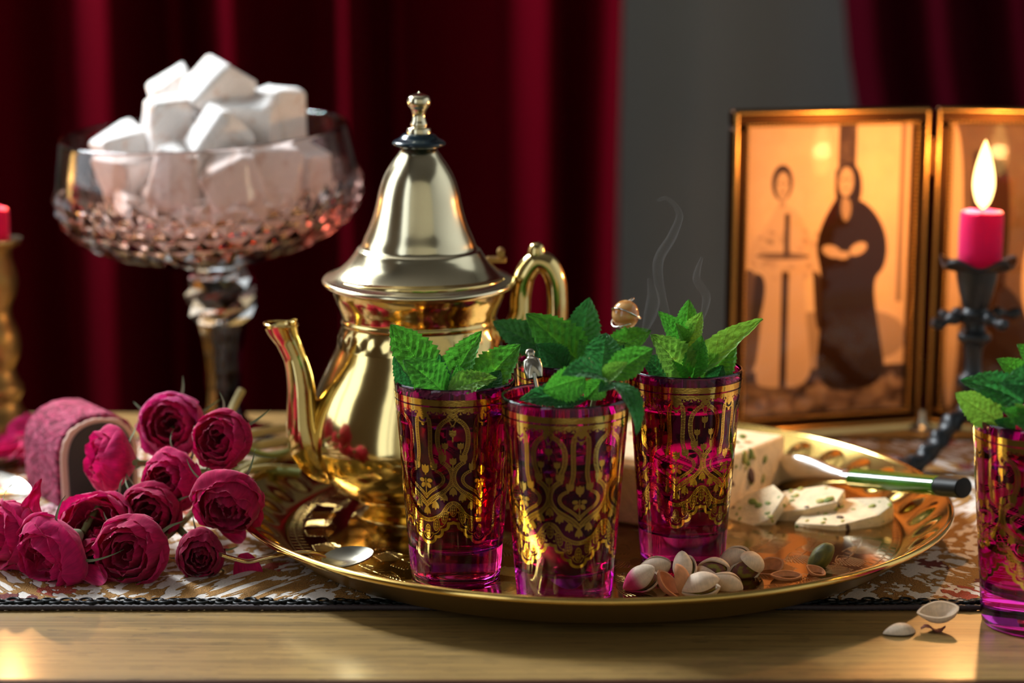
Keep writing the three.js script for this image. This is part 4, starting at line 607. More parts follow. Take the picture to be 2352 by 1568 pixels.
{
  const P = { a: [-0.16927, 0.05306, -0.047], b: [-0.13825, 0.05531, -0.008], c: [-0.19495, 0.0411, -0.024], d: [-0.16252, 0.03619, -0.004], e: [-0.13154, 0.03371, 0.022], f: [-0.23095, 0.01925, 0.03], g: [-0.20759, 0.01648, 0.046], h: [-0.17221, 0.01618, 0.045], i: [-0.14243, 0.01263, 0.04], j: [-0.19363, 0.01905, 0.022], k: [-0.17033, 0.02489, 0.012], l: [-0.18961, 0.00501, 0.034], m: [-0.12691, 0.04302, -0.035] };
  rose('highest dried rose, pale pink and wide open, near the compote stem', P.a, 0.0148, [-.05, .25, 1], { open: .5, tone: 3, seed: 1, stem: [[-0.16988, 0.05059, -0.05], [-0.1605, 0.03559, -0.09], [-0.14597, 0.01889, -0.13], [-0.12715, 0.01155, -0.15]], sepals: 5 });
  rose('dark red dried rose right of the highest one, facing left', P.b, 0.01317, [-.35, .2, 1], { open: .35, tone: 1, seed: 2, stem: [[-0.13783, 0.04971, -0.03], [-0.12929, 0.03586, -0.06], [-0.12096, 0.02616, -0.1], [-0.11502, 0.02618, -0.13]], sepals: 5 });
  rose('dried rosebud seen from the side, in front of the pink-coated cake roll', P.c, 0.01406, [-.85, .25, .42], { open: .1, tone: 0, seed: 3, stem: [[-0.18152, 0.04276, -0.012], [-0.1745, 0.03742, -0.03], [-0.16486, 0.02678, -0.06], [-0.14186, 0.01788, -0.1]], sepals: 4 });
  rose('dried rose with a pale wrinkled top in the middle of the bunch', P.d, 0.01382, [-.4, .1, 1], { open: .4, tone: 0, seed: 4, stem: [[-0.15836, 0.03507, -0.01], [-0.15225, 0.02705, -0.05], [-0.14177, 0.02143, -0.1], [-0.12716, 0.01206, -0.13]], sepals: 5 });
  rose('large dark dried rose facing down at the right end, beside the tray rim', P.e, 0.01492, [-.05, -.45, 1], { open: .7, tone: 1, seed: 5, stem: [[-0.13543, 0.03075, -0.01], [-0.1325, 0.0293, -0.05], [-0.12217, 0.02109, -0.09], [-0.10962, 0.01788, -0.1]], sepals: 4 });
  rose('dried rose with torn upright petals, cut by the left picture edge', P.f, 0.01501, [-.75, .0, .7], { open: .9, tone: 0, seed: 6, sepals: 3 }); { const o = scene.children[scene.children.length - 1], g = grid(12, 16, (u, v) => { const t = u * 2 - 1, w = 0.0064 * Math.pow(1 - v, 0.8) + 0.0003; return [t * w * (1 - 0.3 * v) + 0.004 * v * v, v * 0.019, 0.9 * w * t * t + 0.005 * v * v + 0.003 * nz(t * 2, v * 4, 6) + 0.001 * nz(t * 8, v * 9, 2)]; }); const m = part('petal', g, petalMat[1], o, 'torn pointed petal standing up'); m.position.set(0.00672, 0.0079, 0.0); m.rotation.set(-0.1, 0.5, -0.12); }
  rose('dried rosebud at the front left, facing down-left with a short cut stem', P.g, 0.0155, [-.62, -.3, .75], { open: .3, tone: 0, seed: 7, stem: [[-0.19832, 0.02008, 0.03], [-0.19476, 0.0266, 0.022], [-0.19033, 0.03272, 0.012]], sepals: 4 });
  rose('dried rose at the front of the bunch with a ruffled dark opening', P.h, 0.01436, [-.35, .12, 1], { open: .45, tone: 1, seed: 8, stem: [[-0.16432, 0.01424, 0.03], [-0.15725, 0.01622, 0], [-0.15476, 0.01577, -0.05]], sepals: 4 });
  rose('smallest dark dried rosebud, between the bunch and the spoon handle', P.i, 0.00976, [.1, -.05, 1], { open: .2, tone: 2, seed: 9, stem: [[-0.14815, 0.01633, 0.03], [-0.15763, 0.01584, 0.01], [-0.16705, 0.01499, -0.02]], sepals: 4 });
  rose('half-hidden dried rose behind the short cut stem, between two front roses', P.j, 0.01519, [-.1, .5, .8], { open: .5, tone: 0, seed: 10, sepals: 3 });
  rose('half-hidden dried rose under the middle one, above the ruffled front rose', P.k, 0.0121, [-.1, .2, 1], { open: .5, tone: 1, seed: 11, sepals: 4 });
  rose('half-hidden dark dried rose low on the runner between the two front roses', P.l, 0.01376, [.05, .0, 1], { open: .5, tone: 2, seed: 12, sepals: 3 });
  // loose petals on the runner
  const loose = (label, p, s, rot, seed, tn) => { const g = grid(14, 14, (u, v) => { const t = u * 2 - 1, w = Math.sqrt(Math.max(0.0, Math.sin(Math.PI * Math.pow(v * 0.94 + 0.03, 0.8)))); return [t * w * s * 0.8, (v - 0.5) * 2 * s, s * (0.4 * t * t * w + 0.25 * (v - 0.5) * (v - 0.5) + 0.12 * nz(t * 2, v * 3, seed))]; }); const m = solo('rose_petal', g, petalMat[tn], label, 'petal', p, 'loose rose petals'); m.rotation.set(...rot); return m; };
  loose('loose dark rose petal standing on the runner below the spoon handle', [-0.12244, 0.00281, 0.035], 0.00864, [-.25, .3, .2], 3, 1);
  loose('loose rose petal lying on the runner under the front left rosebud', [-0.19112, 0.00519, 0.052], 0.00808, [-1.25, .2, .9], 5, 0);
  loose('curled loose rose petal tucked under the tray rim by the bunch', [-0.13269, 0.01407, 0.012], 0.00686, [-.9, .4, 1.1], 8, 1);
  // cut stems lying behind the bunch
  const S1 = (label, pts, r, mat) => solo('flower_stalk', sweep(pts, v => r * (1 + 0.2 * nz(v * 14, r * 900, 2)), 40, 10), mat, label, 'stalk', [0, 0, 0], 'rose stalks behind the bunch');
  S1('uppermost pale cut rose stalk behind the spout', [[-0.14142, 0.03559, -0.1], [-0.12922, 0.02766, -0.15], [-0.11415, 0.02028, -0.19]], 0.0024, M.stemDry);
  S1('green cut rose stalk running right under the spout', [[-0.15303, 0.02691, -0.055], [-0.13518, 0.02094, -0.085], [-0.11027, 0.01908, -0.085]], 0.0022, M.stem);
  S1('straw-coloured cut rose stalk crossing behind the dark red rose', [[-0.15078, 0.03114, -0.07], [-0.1337, 0.02803, -0.11], [-0.11486, 0.02197, -0.15]], 0.0026, M.stemDry);
  S1('thick dry cut rose stalk, lowest of the stems behind the bunch', [[-0.1421, 0.02196, -0.07], [-0.12956, 0.02455, -0.095], [-0.11401, 0.02228, -0.12]], 0.0028, M.stemDry);
  S1('slanting pale cut rose stalk rising before the compote stem', [[-0.14921, 0.045, -0.1], [-0.14703, 0.05105, -0.11], [-0.14388, 0.05709, -0.115]], 0.0022, M.stemDry);
}

// ---------------------------------------------------------------- sweets at the left: cake roll, dish, spoon
{
  const t = thing('cake_roll', 'pink petal-coated cake roll with a dark filling, standing on the runner behind the roses', 'cake', [-0.21533, 0.0034, -0.08757]);
  const W = 0.043, H = 0.046, L = 0.046; t.rotation.y = 0.62; // end face to the right front
  const sh = (k, yk = k) => { const s = new THREE.Shape(), w = W / 2 * k, h = H * yk; s.moveTo(-w, 0); s.lineTo(-w * 1.02, h * 0.55); s.bezierCurveTo(-w, h * 0.86, -w * 0.62, h, 0, h); s.bezierCurveTo(w * 0.62, h, w, h * 0.86, w * 1.02, h * 0.55); s.lineTo(w, 0); s.lineTo(-w, 0); return s; };
  const coatMap = tex(512, 512, (x, y) => { const v = tile(x, y, 22, 3, 4), d = tile(x, y, 9, 6, 3); const k = clamp(0.5 + v * 1.8), p = clamp(0.5 + d * 2); return [lerp(lerp(84, 176, k), 226, p * 0.42), lerp(lerp(8, 44, k), 160, p * 0.34), lerp(lerp(40, 92, k), 170, p * 0.36)]; });
  const coat = std({ map: coatMap, bumpMap: coatMap, bumpScale: 0.002, roughness: 0.9 }), fill = std({ color: rgb(0.035, 0.027, 0.026), roughness: 0.7, bumpMap: smudge, bumpScale: 0.001 }), cream = std({ color: rgb(0.66, 0.42, 0.34), roughness: 0.9, bumpMap: smudge, bumpScale: 0.0015 });
  const ex = (s, d, b) => { const g = new THREE.ExtrudeGeometry(s, { depth: d, bevelEnabled: b > 0, bevelSize: b, bevelThickness: b, bevelSegments: 3, curveSegments: 24 }); return g; };
  const cg = ex(sh(0.97), L - 0.003, 0.0016); cg.translate(0, 0, -L); { const p = cg.attributes.position, uv = cg.attributes.uv; for (let i = 0; i < p.count; i++) { const a = Math.atan2(p.getX(i), p.getY(i) - H / 2); uv.setXY(i, a / 1.6, p.getZ(i) / 0.05); } }
  part('coating', sculpt(cg, (x, y, z) => { const q = 1 + 0.03 * nz(x * 160, y * 160, z * 160); return [x * q, Math.max(0, y * q), z]; }), coat, t, 'pink rose-petal coating');
  const cr = ex(sh(0.955), 0.0016, 0.0004); cr.translate(0, 0, -0.0008); part('cream_layer', sculpt(cr, (x, y, z) => { const q = 1 + 0.03 * nz(x * 300, y * 300, 2); return [x * q, Math.max(0, y * q), z]; }), cream, t, 'pale layer under the coating');
  const fl = ex(sh(0.8, 0.9), 0.0014, 0.0004); fl.translate(0, 0.0004, 0.0008); part('filling', fl, fill, t, 'dark filling on the cut end');
  const dust = thing('powder_crumbs', 'pinkish powder and crumbs fallen at the foot of the cake roll', 'crumbs', [-0.22689, 0.0034, -0.06615]); dust.userData.kind = 'stuff';
  const r = rng(9), bits = []; for (let i = 0; i < 260; i++) { const a = r() * 6.28, d = Math.sqrt(r()), s = 0.0006 + 0.0014 * r() * r(); const g = new THREE.IcosahedronGeometry(s, 0); g.scale(1, 0.6, 1); g.translate(Math.cos(a) * d * 0.026, s * 0.4, Math.sin(a) * d * 0.012); bits.push(g); }
  part('crumbs', mergeGeometries(bits), std({ color: rgb(0.78, 0.5, 0.56), roughness: 0.95 }), dust);
  // dish with petals
  const dp = [-0.29139, 0.0034, -0.17087], dish = thing('dish', 'dark-rimmed shallow dish of rose petals at the left picture edge', 'dish', dp);
  part('bowl', lathe([[0.0001, 0], [0.014, 0], [0.016, 0.001], [0.0235, 0.0062], [0.0245, 0.0072], [0.0238, 0.0078], [0.0225, 0.0072], [0.015, 0.0026], [0.0001, 0.002]], 56), std({ color: rgb(0.1, 0.05, 0.025), roughness: 0.3 }), dish);
  const pr = rng(44), where = ['far left of the dish', 'at the front of the dish', 'on the right rim of the dish', 'on top of the petal heap', 'at the back of the dish', 'leaning over the dish rim', 'near the middle of the dish', 'between heap and rim of the dish', 'beside the candlestick foot in the dish'];

  const dishSpots = [[-0.28578, 0.01141, -0.165], [-0.27798, 0.00909, -0.158], [-0.27138, 0.0102, -0.17], [-0.27598, 0.01794, -0.178], [-0.27171, 0.01206, -0.19], [-0.27409, 0.01992, -0.195], [-0.27468, 0.01292, -0.165], [-0.26948, 0.0086, -0.16], [-0.28258, 0.01036, -0.16]];
  dishSpots.forEach((p, i) => { const s = 0.0085 + 0.003 * pr(); const g = grid(12, 12, (u, v) => { const a = u * 2 - 1, w = Math.sqrt(Math.max(0, Math.sin(Math.PI * Math.pow(v * 0.94 + 0.03, 0.8)))); return [a * w * s, (v - 0.5) * 2 * s, s * (0.5 * a * a * w + 0.16 * nz(a * 2, v * 3, i))]; }); const m = solo('rose_petal', g, petalMat[i % 2 ? 3 : 0], 'dried rose petal ' + where[i], 'petal', [p[0], Math.max(p[1], 0.012), p[2]], 'petals in the dish'); m.rotation.set(-1.1 + 0.8 * (pr() - 0.5), 0.8 * (pr() - 0.5), pr() * 6); });
}
function spoonGeo(bl, bw, depth, handle, hw) { // bowl centred at origin, long axis x, handle points (x, y, z)
  const bowl = k => grid(28, 16, (u, v) => { const a = u * Math.PI * 2, r = v, ex = Math.cos(a), x = bl * r * ex * (ex > 0 ? 1 : 1.06), z = bw * r * Math.sin(a) * (1 - 0.18 * ex), y = -depth * (1 - r * r) - k; return [x, y, z]; });
  const a = bowl(0), b = bowl(0.0007); a.setIndex([...a.index.array].reverse()); a.computeVertexNormals();
  const rim = grid(28, 1, (u, v) => { const t = u * Math.PI * 2, ex = Math.cos(t); return [bl * ex * (ex > 0 ? 1 : 1.06), -0.0007 * v, bw * Math.sin(t) * (1 - 0.18 * ex)]; });
  return { bowl: mergeGeometries([a, b, rim]), handle: sweep(handle, v => [0.0009, lerp(hw * 0.55, hw, sm(0, 1, v))], 60, 12) };
}
{
  const p = [-0.07447, 0.0133, 0.045], o = thing('teaspoon', 'old silver-gilt teaspoon lying with its wavy handle over the left tray rim', 'spoon', p);
  const rel = q => V(...q).sub(V(...p)), s = spoonGeo(0.01164, 0.0085, 0.0032, [V(-0.01087, -0.0003, 0.0005), rel([-0.09211, 0.01644, 0.05]), rel([-0.10133, 0.01642, 0.052]), rel([-0.10994, 0.01519, 0.054]), rel([-0.11852, 0.01396, 0.056]), rel([-0.12502, 0.01599, 0.058]), rel([-0.13031, 0.0184, 0.06])], 0.0032);
  const m = part('bowl', s.bowl, M.silverOld, o); m.rotation.z = 0.13; m.rotation.y = 0.1; m.rotation.x = 0.25;
  part('handle', s.handle, M.brassOld.clone(), o); o.children[1].material.color.setRGB(0.55, 0.4, 0.18); o.children[1].material.roughness = 0.22;
  const q = [-0.26794, 0.01389, -0.078], o2 = thing('teaspoon', 'bright silver spoon bowl at the left picture edge, before the petal dish', 'spoon', q);
  const s2 = spoonGeo(0.0195, 0.0150, 0.003, [V(-0.019, 0.0, 0), V(-0.05, 0.004, 0.002), V(-0.1, 0.0, 0.004)], 0.003);
  const m2 = part('bowl', s2.bowl, M.silver, o2); m2.rotation.set(0.2, -0.3, -0.1); part('handle', s2.handle, M.silver, o2);
}
{ // figured spoon in the front glass
  const top = [0.00754, 0.11344, 0.07], low = [0.01121, 0.09572, 0.08], o = thing('teaspoon', 'small silver spoon with a figured handle end, standing in the front tea glass', 'spoon', low);
  const d = V(...top).sub(V(...low)), L = d.length(), q = new THREE.Quaternion().setFromUnitVectors(V(0, 1, 0), d.clone().normalize());
  const grp = part('handle', sweep([[0, -0.012, 0], [0, -0.004, 0], [0, L * 0.25, 0], [0, L * 0.42, 0]], v => [lerp(0.0020, 0.0034, v), 0.0011], 24, 14), M.silverOld, o); grp.quaternion.copy(q);
  const fig = grid(28, 40, (u, v) => { const a = u * Math.PI * 2, y = lerp(0.36, 1.02, v), body = y < 0.82 ? lerp(0.0034, 0.0041, Math.sin((y - 0.36) / 0.46 * Math.PI)) : 0, sh = y >= 0.74 && y < 0.84 ? lerp(0.0040, 0.0016, sm(0.74, 0.84, y)) : body, head = y >= 0.82 ? 0.0021 * Math.sqrt(Math.max(0, 1 - ((y - 0.92) / 0.1) ** 2)) : 0, w = Math.max(sh * (y < 0.84 ? 1 : 0), head, y > 1.01 ? 0.00005 : 0.0008); const fold = y < 0.8 ? 0.00022 * Math.sin(Math.abs(Math.cos(a)) * 7 + y * 22) : 0; return [w * Math.cos(a), y * L, (w * 0.55 + fold) * Math.sin(a)]; }, true); fig.setIndex([...fig.index.array].reverse()); fig.computeVertexNormals();
  const fm = part('finial', fig, M.silverOld, o, 'small standing figure ending the handle'); fm.quaternion.copy(q);
  const bc = V(...[0.02257, 0.02856, 0.0868]).sub(V(...low)), s = spoonGeo(0.0150, 0.0095, 0.0035, [V(-0.0150, 0, 0), V(-0.03, 0.0015, 0), V(-0.062, 0.0, 0)], 0.0016), ax = bc.clone().normalize(); // bowl back turned to the front
  const xA = ax, zA = V(1, 0, 0.5).addScaledVector(xA, -V(1, 0, 0.5).dot(xA)).normalize(), yA = V().crossVectors(zA, xA); for (const [nm, gg] of [['bowl', s.bowl], ['shank', s.handle]]) { const bm = part(nm, gg, std({ color: rgb(0.16, 0.14, 0.12), metalness: 1, roughness: 0.35 }), o); bm.quaternion.setFromRotationMatrix(new THREE.Matrix4().makeBasis(xA, yA, zA)); bm.position.copy(bc); }
}
{ // stirrer with a stone bead
  const c = [0.0537, 0.11568, -0.008], o = thing('stirrer', 'stirrer topped by a honey-coloured stone bead wound with silver wire', 'stirrer', c), k = 0.00681;
  const stone = new THREE.SphereGeometry(k, 32, 24); sculpt(stone, (x, y, z) => [x * (0.96 + 0.06 * nz(x * 80, y * 80, 1)), y * 1.02, z * 0.9]);
  const band = tex(128, 128, (x, y) => { const v = Math.sin((y * 9 + 1.4 * fbm(x * 3, y * 3, 4, 3)) * 3); return [lerp(206, 236, v * .5 + .5), lerp(140, 186, v * .5 + .5), lerp(74, 120, v * .5 + .5)]; });
  part('stone_bead', stone, phys({ map: band, roughness: 0.12, clearcoat: 0.6, transmission: 0.25, thickness: 0 }), o, 'banded honey stone');
  part('wire', sweep(Array.from({ length: 40 }, (_, i) => { const a = i / 39 * 13, y = lerp(-0.9, 0.95, i / 39), r = Math.sqrt(Math.max(0.02, 1 - y * y)) * 1.06; return V(Math.cos(a) * r * k, y * k * 1.04 + 0.25 * k * Math.sin(a * 1.7), Math.sin(a) * r * k); }), 0.00045, 160, 8), M.silver, o);
  part('rod', sweep([[0, -k, 0], [-0.004, -0.03, 0.002], [-0.012, -0.072, 0.006]], 0.0011, 20, 10), M.silver, o);
}

// ---------------------------------------------------------------- halva, knife, nuts on the tray
{
  const hm = tex(512, 512, (x, y) => { const v = tile(x, y, 7, 4, 4), f = tile(x, y, 70, 8, 2); const k = 1 + 0.16 * v + 0.1 * f; return [226 * k, 204 * k, 166 * k]; });
  const halva = phys({ map: hm, bumpMap: hm, bumpScale: 0.0018, roughness: 0.85 });
  const nut = [std({ color: rgb(0.16, 0.22, 0.03), roughness: 0.6 }), std({ color: rgb(0.36, 0.34, 0.06), roughness: 0.6 }), std({ color: rgb(0.10, 0.045, 0.03), roughness: 0.7 })];
  const bit = (r, s) => sculpt(new THREE.IcosahedronGeometry(s, 2), (x, y, z) => { const k = 1 + 0.3 * nz(x * 500 + r * 9, y * 500, z * 500); return [x * k * 1.5, y * k * 0.8, z * k]; });
  const bits = [0, 1, 2, 3, 4].map(i => bit(i * 3.3, 0.0015)); bits.forEach((b, i) => { const w = weld(b); bits[i] = w; });
  const stud = (o, q, n, rnd, s = 1) => { const m = part('pistachio_piece', bits[Math.floor(rnd() * 5)], nut[rnd() < 0.45 ? 0 : rnd() < 0.75 ? 1 : 2], o); m.position.set(...q); m.quaternion.setFromUnitVectors(V(0, 1, 0), V(...n).normalize()); m.rotateY(rnd() * 6); const k = s * (0.55 + 1.7 * rnd() * rnd()); m.scale.set(k, 0.7 * k, k); };
  const uvBox = (g) => { const p = g.attributes.position, n = g.attributes.normal, uv = new Float32Array(p.count * 2); for (let i = 0; i < p.count; i++) { const a = Math.abs(n.getY(i)) > 0.7 ? [p.getX(i), p.getZ(i)] : Math.abs(n.getX(i)) > 0.7 ? [p.getZ(i), p.getY(i)] : [p.getX(i), p.getY(i)]; uv[2 * i] = a[0] / 0.06; uv[2 * i + 1] = a[1] / 0.06; } g.setAttribute('uv', new THREE.BufferAttribute(uv, 2)); return g; };
  { // the block: near corner behind the rear glass
    const N = V(...[0.08456, 0.0057, -0.0156]), Rr = V(...[0.14657, 0.0057, -0.11495]), W = N.distanceTo(Rr), Dp = 0.088, H = 0.030, ang = Math.atan2(-(Rr.z - N.z), Rr.x - N.x);
    const o = thing('halva_block', 'cut block of pale halva studded with pistachios, behind the rear tea glass', 'halva', [N.x, FLOOR, N.z]); o.rotation.y = ang;
    const g = uvBox(weld(sculpt(moved(new RoundedBoxGeometry(W, H, Dp, 10, 0.0022), W / 2, H / 2, -Dp / 2), (x, y, z) => { const e = y > 0.001 ? 1 : 0, chip = Math.max(0, (x - W * 0.86)) * Math.max(0, (y - H * 0.6)) * 10; return [x + e * 0.0011 * nz(x * 120, y * 120, z * 120) - chip * 0.5, y + e * (0.0011 * nz(x * 150 + 3, y * 90, z * 150)) - chip * 2, z + e * 0.0009 * nz(x * 120, y * 120 + 5, z * 120)]; })));
    part('block', g, halva, o); const r = rng(21);
    for (let i = 0; i < 15; i++) stud(o, [W * (0.04 + 0.92 * r()), H * (0.12 + 0.8 * r()), 0.0003], [0.3 * (r() - 0.5), 0.2, 1], r, 1.0);
    for (let i = 0; i < 22; i++) stud(o, [W * (0.05 + 0.9 * r()), H + 0.0002, -Dp * (0.04 + 0.9 * r())], [0.2, 1, 0.2], r, 1.1);
    for (let i = 0; i < 8; i++) stud(o, [-0.0002, H * (0.1 + 0.8 * r()), -Dp * (0.1 + 0.8 * r())], [-1, 0, 0.1], r, 1.0);
  }
  const slice = (label, p, outline, th, rot, seed) => { const o = thing('halva_slice', label, 'halva', p, 'cut slices of pistachio halva'), s = new THREE.Shape(); outline.forEach(([x, y], i) => i ? s.lineTo(x, y) : s.moveTo(x, y)); s.closePath();
    const e = new THREE.ExtrudeGeometry(s, { depth: th, bevelEnabled: true, bevelSize: 0.0006, bevelThickness: 0.0006, bevelSegments: 2, steps: 5 }); e.rotateX(-Math.PI / 2);
    const g = uvBox(weld(sculpt(e, (x, y, z) => [x + 0.0010 * nz(x * 190 + seed, y * 190, z * 190), y + 0.0007 * nz(x * 160, y * 160 + seed, z * 160), z + 0.0010 * nz(x * 190, y * 190, z * 190 + seed)]))); part('slab', g, halva, o); o.rotation.set(...rot);
    const r = rng(seed * 13), n = outline.length, bb = outline; const inside = (x, y) => { let c = false; for (let i = 0, j = n - 1; i < n; j = i++) { const [xi, yi] = bb[i], [xj, yj] = bb[j]; if ((yi > y) !== (yj > y) && x < (xj - xi) * (y - yi) / (yj - yi) + xi) c = !c; } return c; };
    for (let i = 0, k = 0; i < 400 && k < 13; i++) { const x = (r() - 0.5) * 0.07, y = (r() - 0.5) * 0.05; if (inside(x, y)) { stud(o, [x, th + 0.0006, -y], [0, 1, 0], r, 0.8); k++; } }
    for (let i = 0; i < n; i++) { const [xa, ya] = outline[i], [xb, yb] = outline[(i + 1) % n]; if (yb + ya > 0.012) continue; for (let k = 0; k < 3; k++) { const f = r(); stud(o, [lerp(xa, xb, f), th * (0.2 + 0.6 * r()), -lerp(ya, yb, f)], [0, 0.1, 1], r, 0.85); } }
    return o; };
  slice('pale halva slice leaning against the block, behind the nuts', [0.12277, 0.00673, -0.045], [[-.017, -.010], [.004, -.0125], [.0165, -.002], [.015, .010], [.002, .0135], [-.013, .009]], .0042, [.28, .25, .44], 4);
  slice('middle halva slice with nut pieces along its broken edge', [0.14684, 0.00852, -0.05], [[-.019, -.009], [.001, -.0115], [.017, -.008], [.021, .003], [.012, .013], [-.008, .014], [-.018, .005]], .0055, [.16, -.12, .22], 6);
  slice('broad halva slice lying flat at the right end of the slices', [0.16472, 0.00329, -0.038], [[-.024, -.004], [-.006, -.014], [.016, -.0085], [.026, .001], [.025, .009], [.008, .0145], [-.012, .0125]], .0075, [.14, .12, .10], 9);
}
{ // knife: its handle rests on the tray rim
  const A = V(...[0.21762, 0.03075, -0.01]), B = V(...[0.17226, 0.01904, -0.076]), o = thing('cheese_knife', 'small knife with a green handle resting on the right tray rim', 'knife', A.toArray());
  const d = B.clone().sub(A), L = d.length(), y = d.clone().normalize(), up = V(0, 1, 0), x = V().crossVectors(y, up).normalize(), zz = V().crossVectors(x, y); o.quaternion.setFromRotationMatrix(new THREE.Matrix4().makeBasis(x, y, zz)); // +y runs to the blade, +z up
  const green = tex(256, 64, (u, v) => { const q = fbm(u * 3, v * 8, 3, 3); return [36 + 40 * q, 92 + 70 * q, 14 + 14 * q]; });
  const hs = (k, a, b, m, n, l) => part(n, (() => { const s = [[0.0001, a], [k * 0.9, a], [k, a + 0.0006], [k, b - 0.0006], [k * 0.92, b], [0.0001, b]]; const g = new THREE.LatheGeometry(s.map(q => new THREE.Vector2(...q)), 40); g.scale(1, 1, 0.82); return g; })(), m, o, l);
  hs(0.0062, 0, 0.0155, phys({ color: rgb(0.003, 0.004, 0.003), roughness: 0.5, specularIntensity: 0.35 }), 'end_cap', 'black end of the handle');
  hs(0.0060, 0.0155, L - 0.006, phys({ map: green, roughness: 0.18, clearcoat: 0.7, clearcoatRoughness: 0.08 }), 'handle', 'green marbled handle');
  hs(0.0046, L - 0.0065, L + 0.001, M.silver, 'ferrule', 'silver ferrule');
  part('blade', sweep([[0, L, 0], [0, L + 0.012, 0.0005], [-0.001, L + 0.026, 0.001], [-0.002, L + 0.045, 0.0], [-0.003, L + 0.064, -0.002]], v => [lerp(0.0042, 0.0098, sm(0, 0.55, v)) * (1 - 0.5 * sm(0.85, 1, v)), lerp(0.0040, 0.0046, sm(0.1, 0.6, v)) * (1 - 0.6 * sm(0.8, 1, v))].reverse(), 50, 28), std({ color: rgb(0.72, 0.7, 0.66), metalness: 1, roughness: 0.24 }), o, 'broad polished blade');
}
function halfShell(L, W, open = 1) { // opening towards +y, pointed at +x
  const f = k => grid(26, 14, (u, v) => { const s = u, x = L * (s - 0.5) * k, r = W / 2 * Math.pow(Math.max(0, Math.sin(Math.PI * Math.pow(s, 1.2))), 0.62) * k * (1 - 0.10 * s), a = Math.PI * (1 + v); return [x, r * Math.sin(a) * 0.92 * open, r * Math.cos(a)]; });
  const a = f(1), b = f(0.86); b.setIndex([...b.index.array].reverse()); b.computeVertexNormals();
  const rim = e => grid(26, 1, (u, v) => { const k = lerp(1, 0.86, v), r = W / 2 * Math.pow(Math.max(0, Math.sin(Math.PI * Math.pow(u, 1.2))), 0.62) * k * (1 - 0.10 * u); return [L * (u - 0.5) * k, 0.00005, e * r]; });
  const r2 = rim(1); r2.setIndex([...r2.index.array].reverse()); r2.computeVertexNormals();
  const g = mergeGeometries([a, b, rim(-1), r2]); return sculpt(g, (x, y, z) => { const q = 1 + 0.045 * nz(x * 220, y * 220, z * 220); return [x, y * q, z * q]; });
}
const shellMap = (s, k) => tex(128, 128, (x, y) => { const v = fbm(x * 5, y * 7, k, 4), w = nz(x * 40, y * 3, k + 2), p = s ? sm(0.62, 0.30, x) : 0; const g = 1 + 0.14 * v + 0.05 * w; return [lerp(224, 222, p) * g, lerp(202, 60, p) * g, lerp(174, 120, p) * g]; });
const shellMat = [std({ map: shellMap(0, 2), roughness: 0.6, side: D }), std({ map: shellMap(1, 5), roughness: 0.6, side: D }), std({ map: tex(64, 64, (x, y) => { const g = 1 + 0.2 * fbm(x * 5, y * 5, 3, 3); return [206 * g, 142 * g, 96 * g]; }), roughness: 0.7, side: D })];
const kernelMat = std({ map: tex(128, 128, (x, y) => { const v = fbm(x * 6, y * 6, 3, 4), k = sm(-0.15, 0.2, v); return [lerp(112, 132, k), lerp(62, 122, k), lerp(58, 40, k)]; }), roughness: 0.7 });
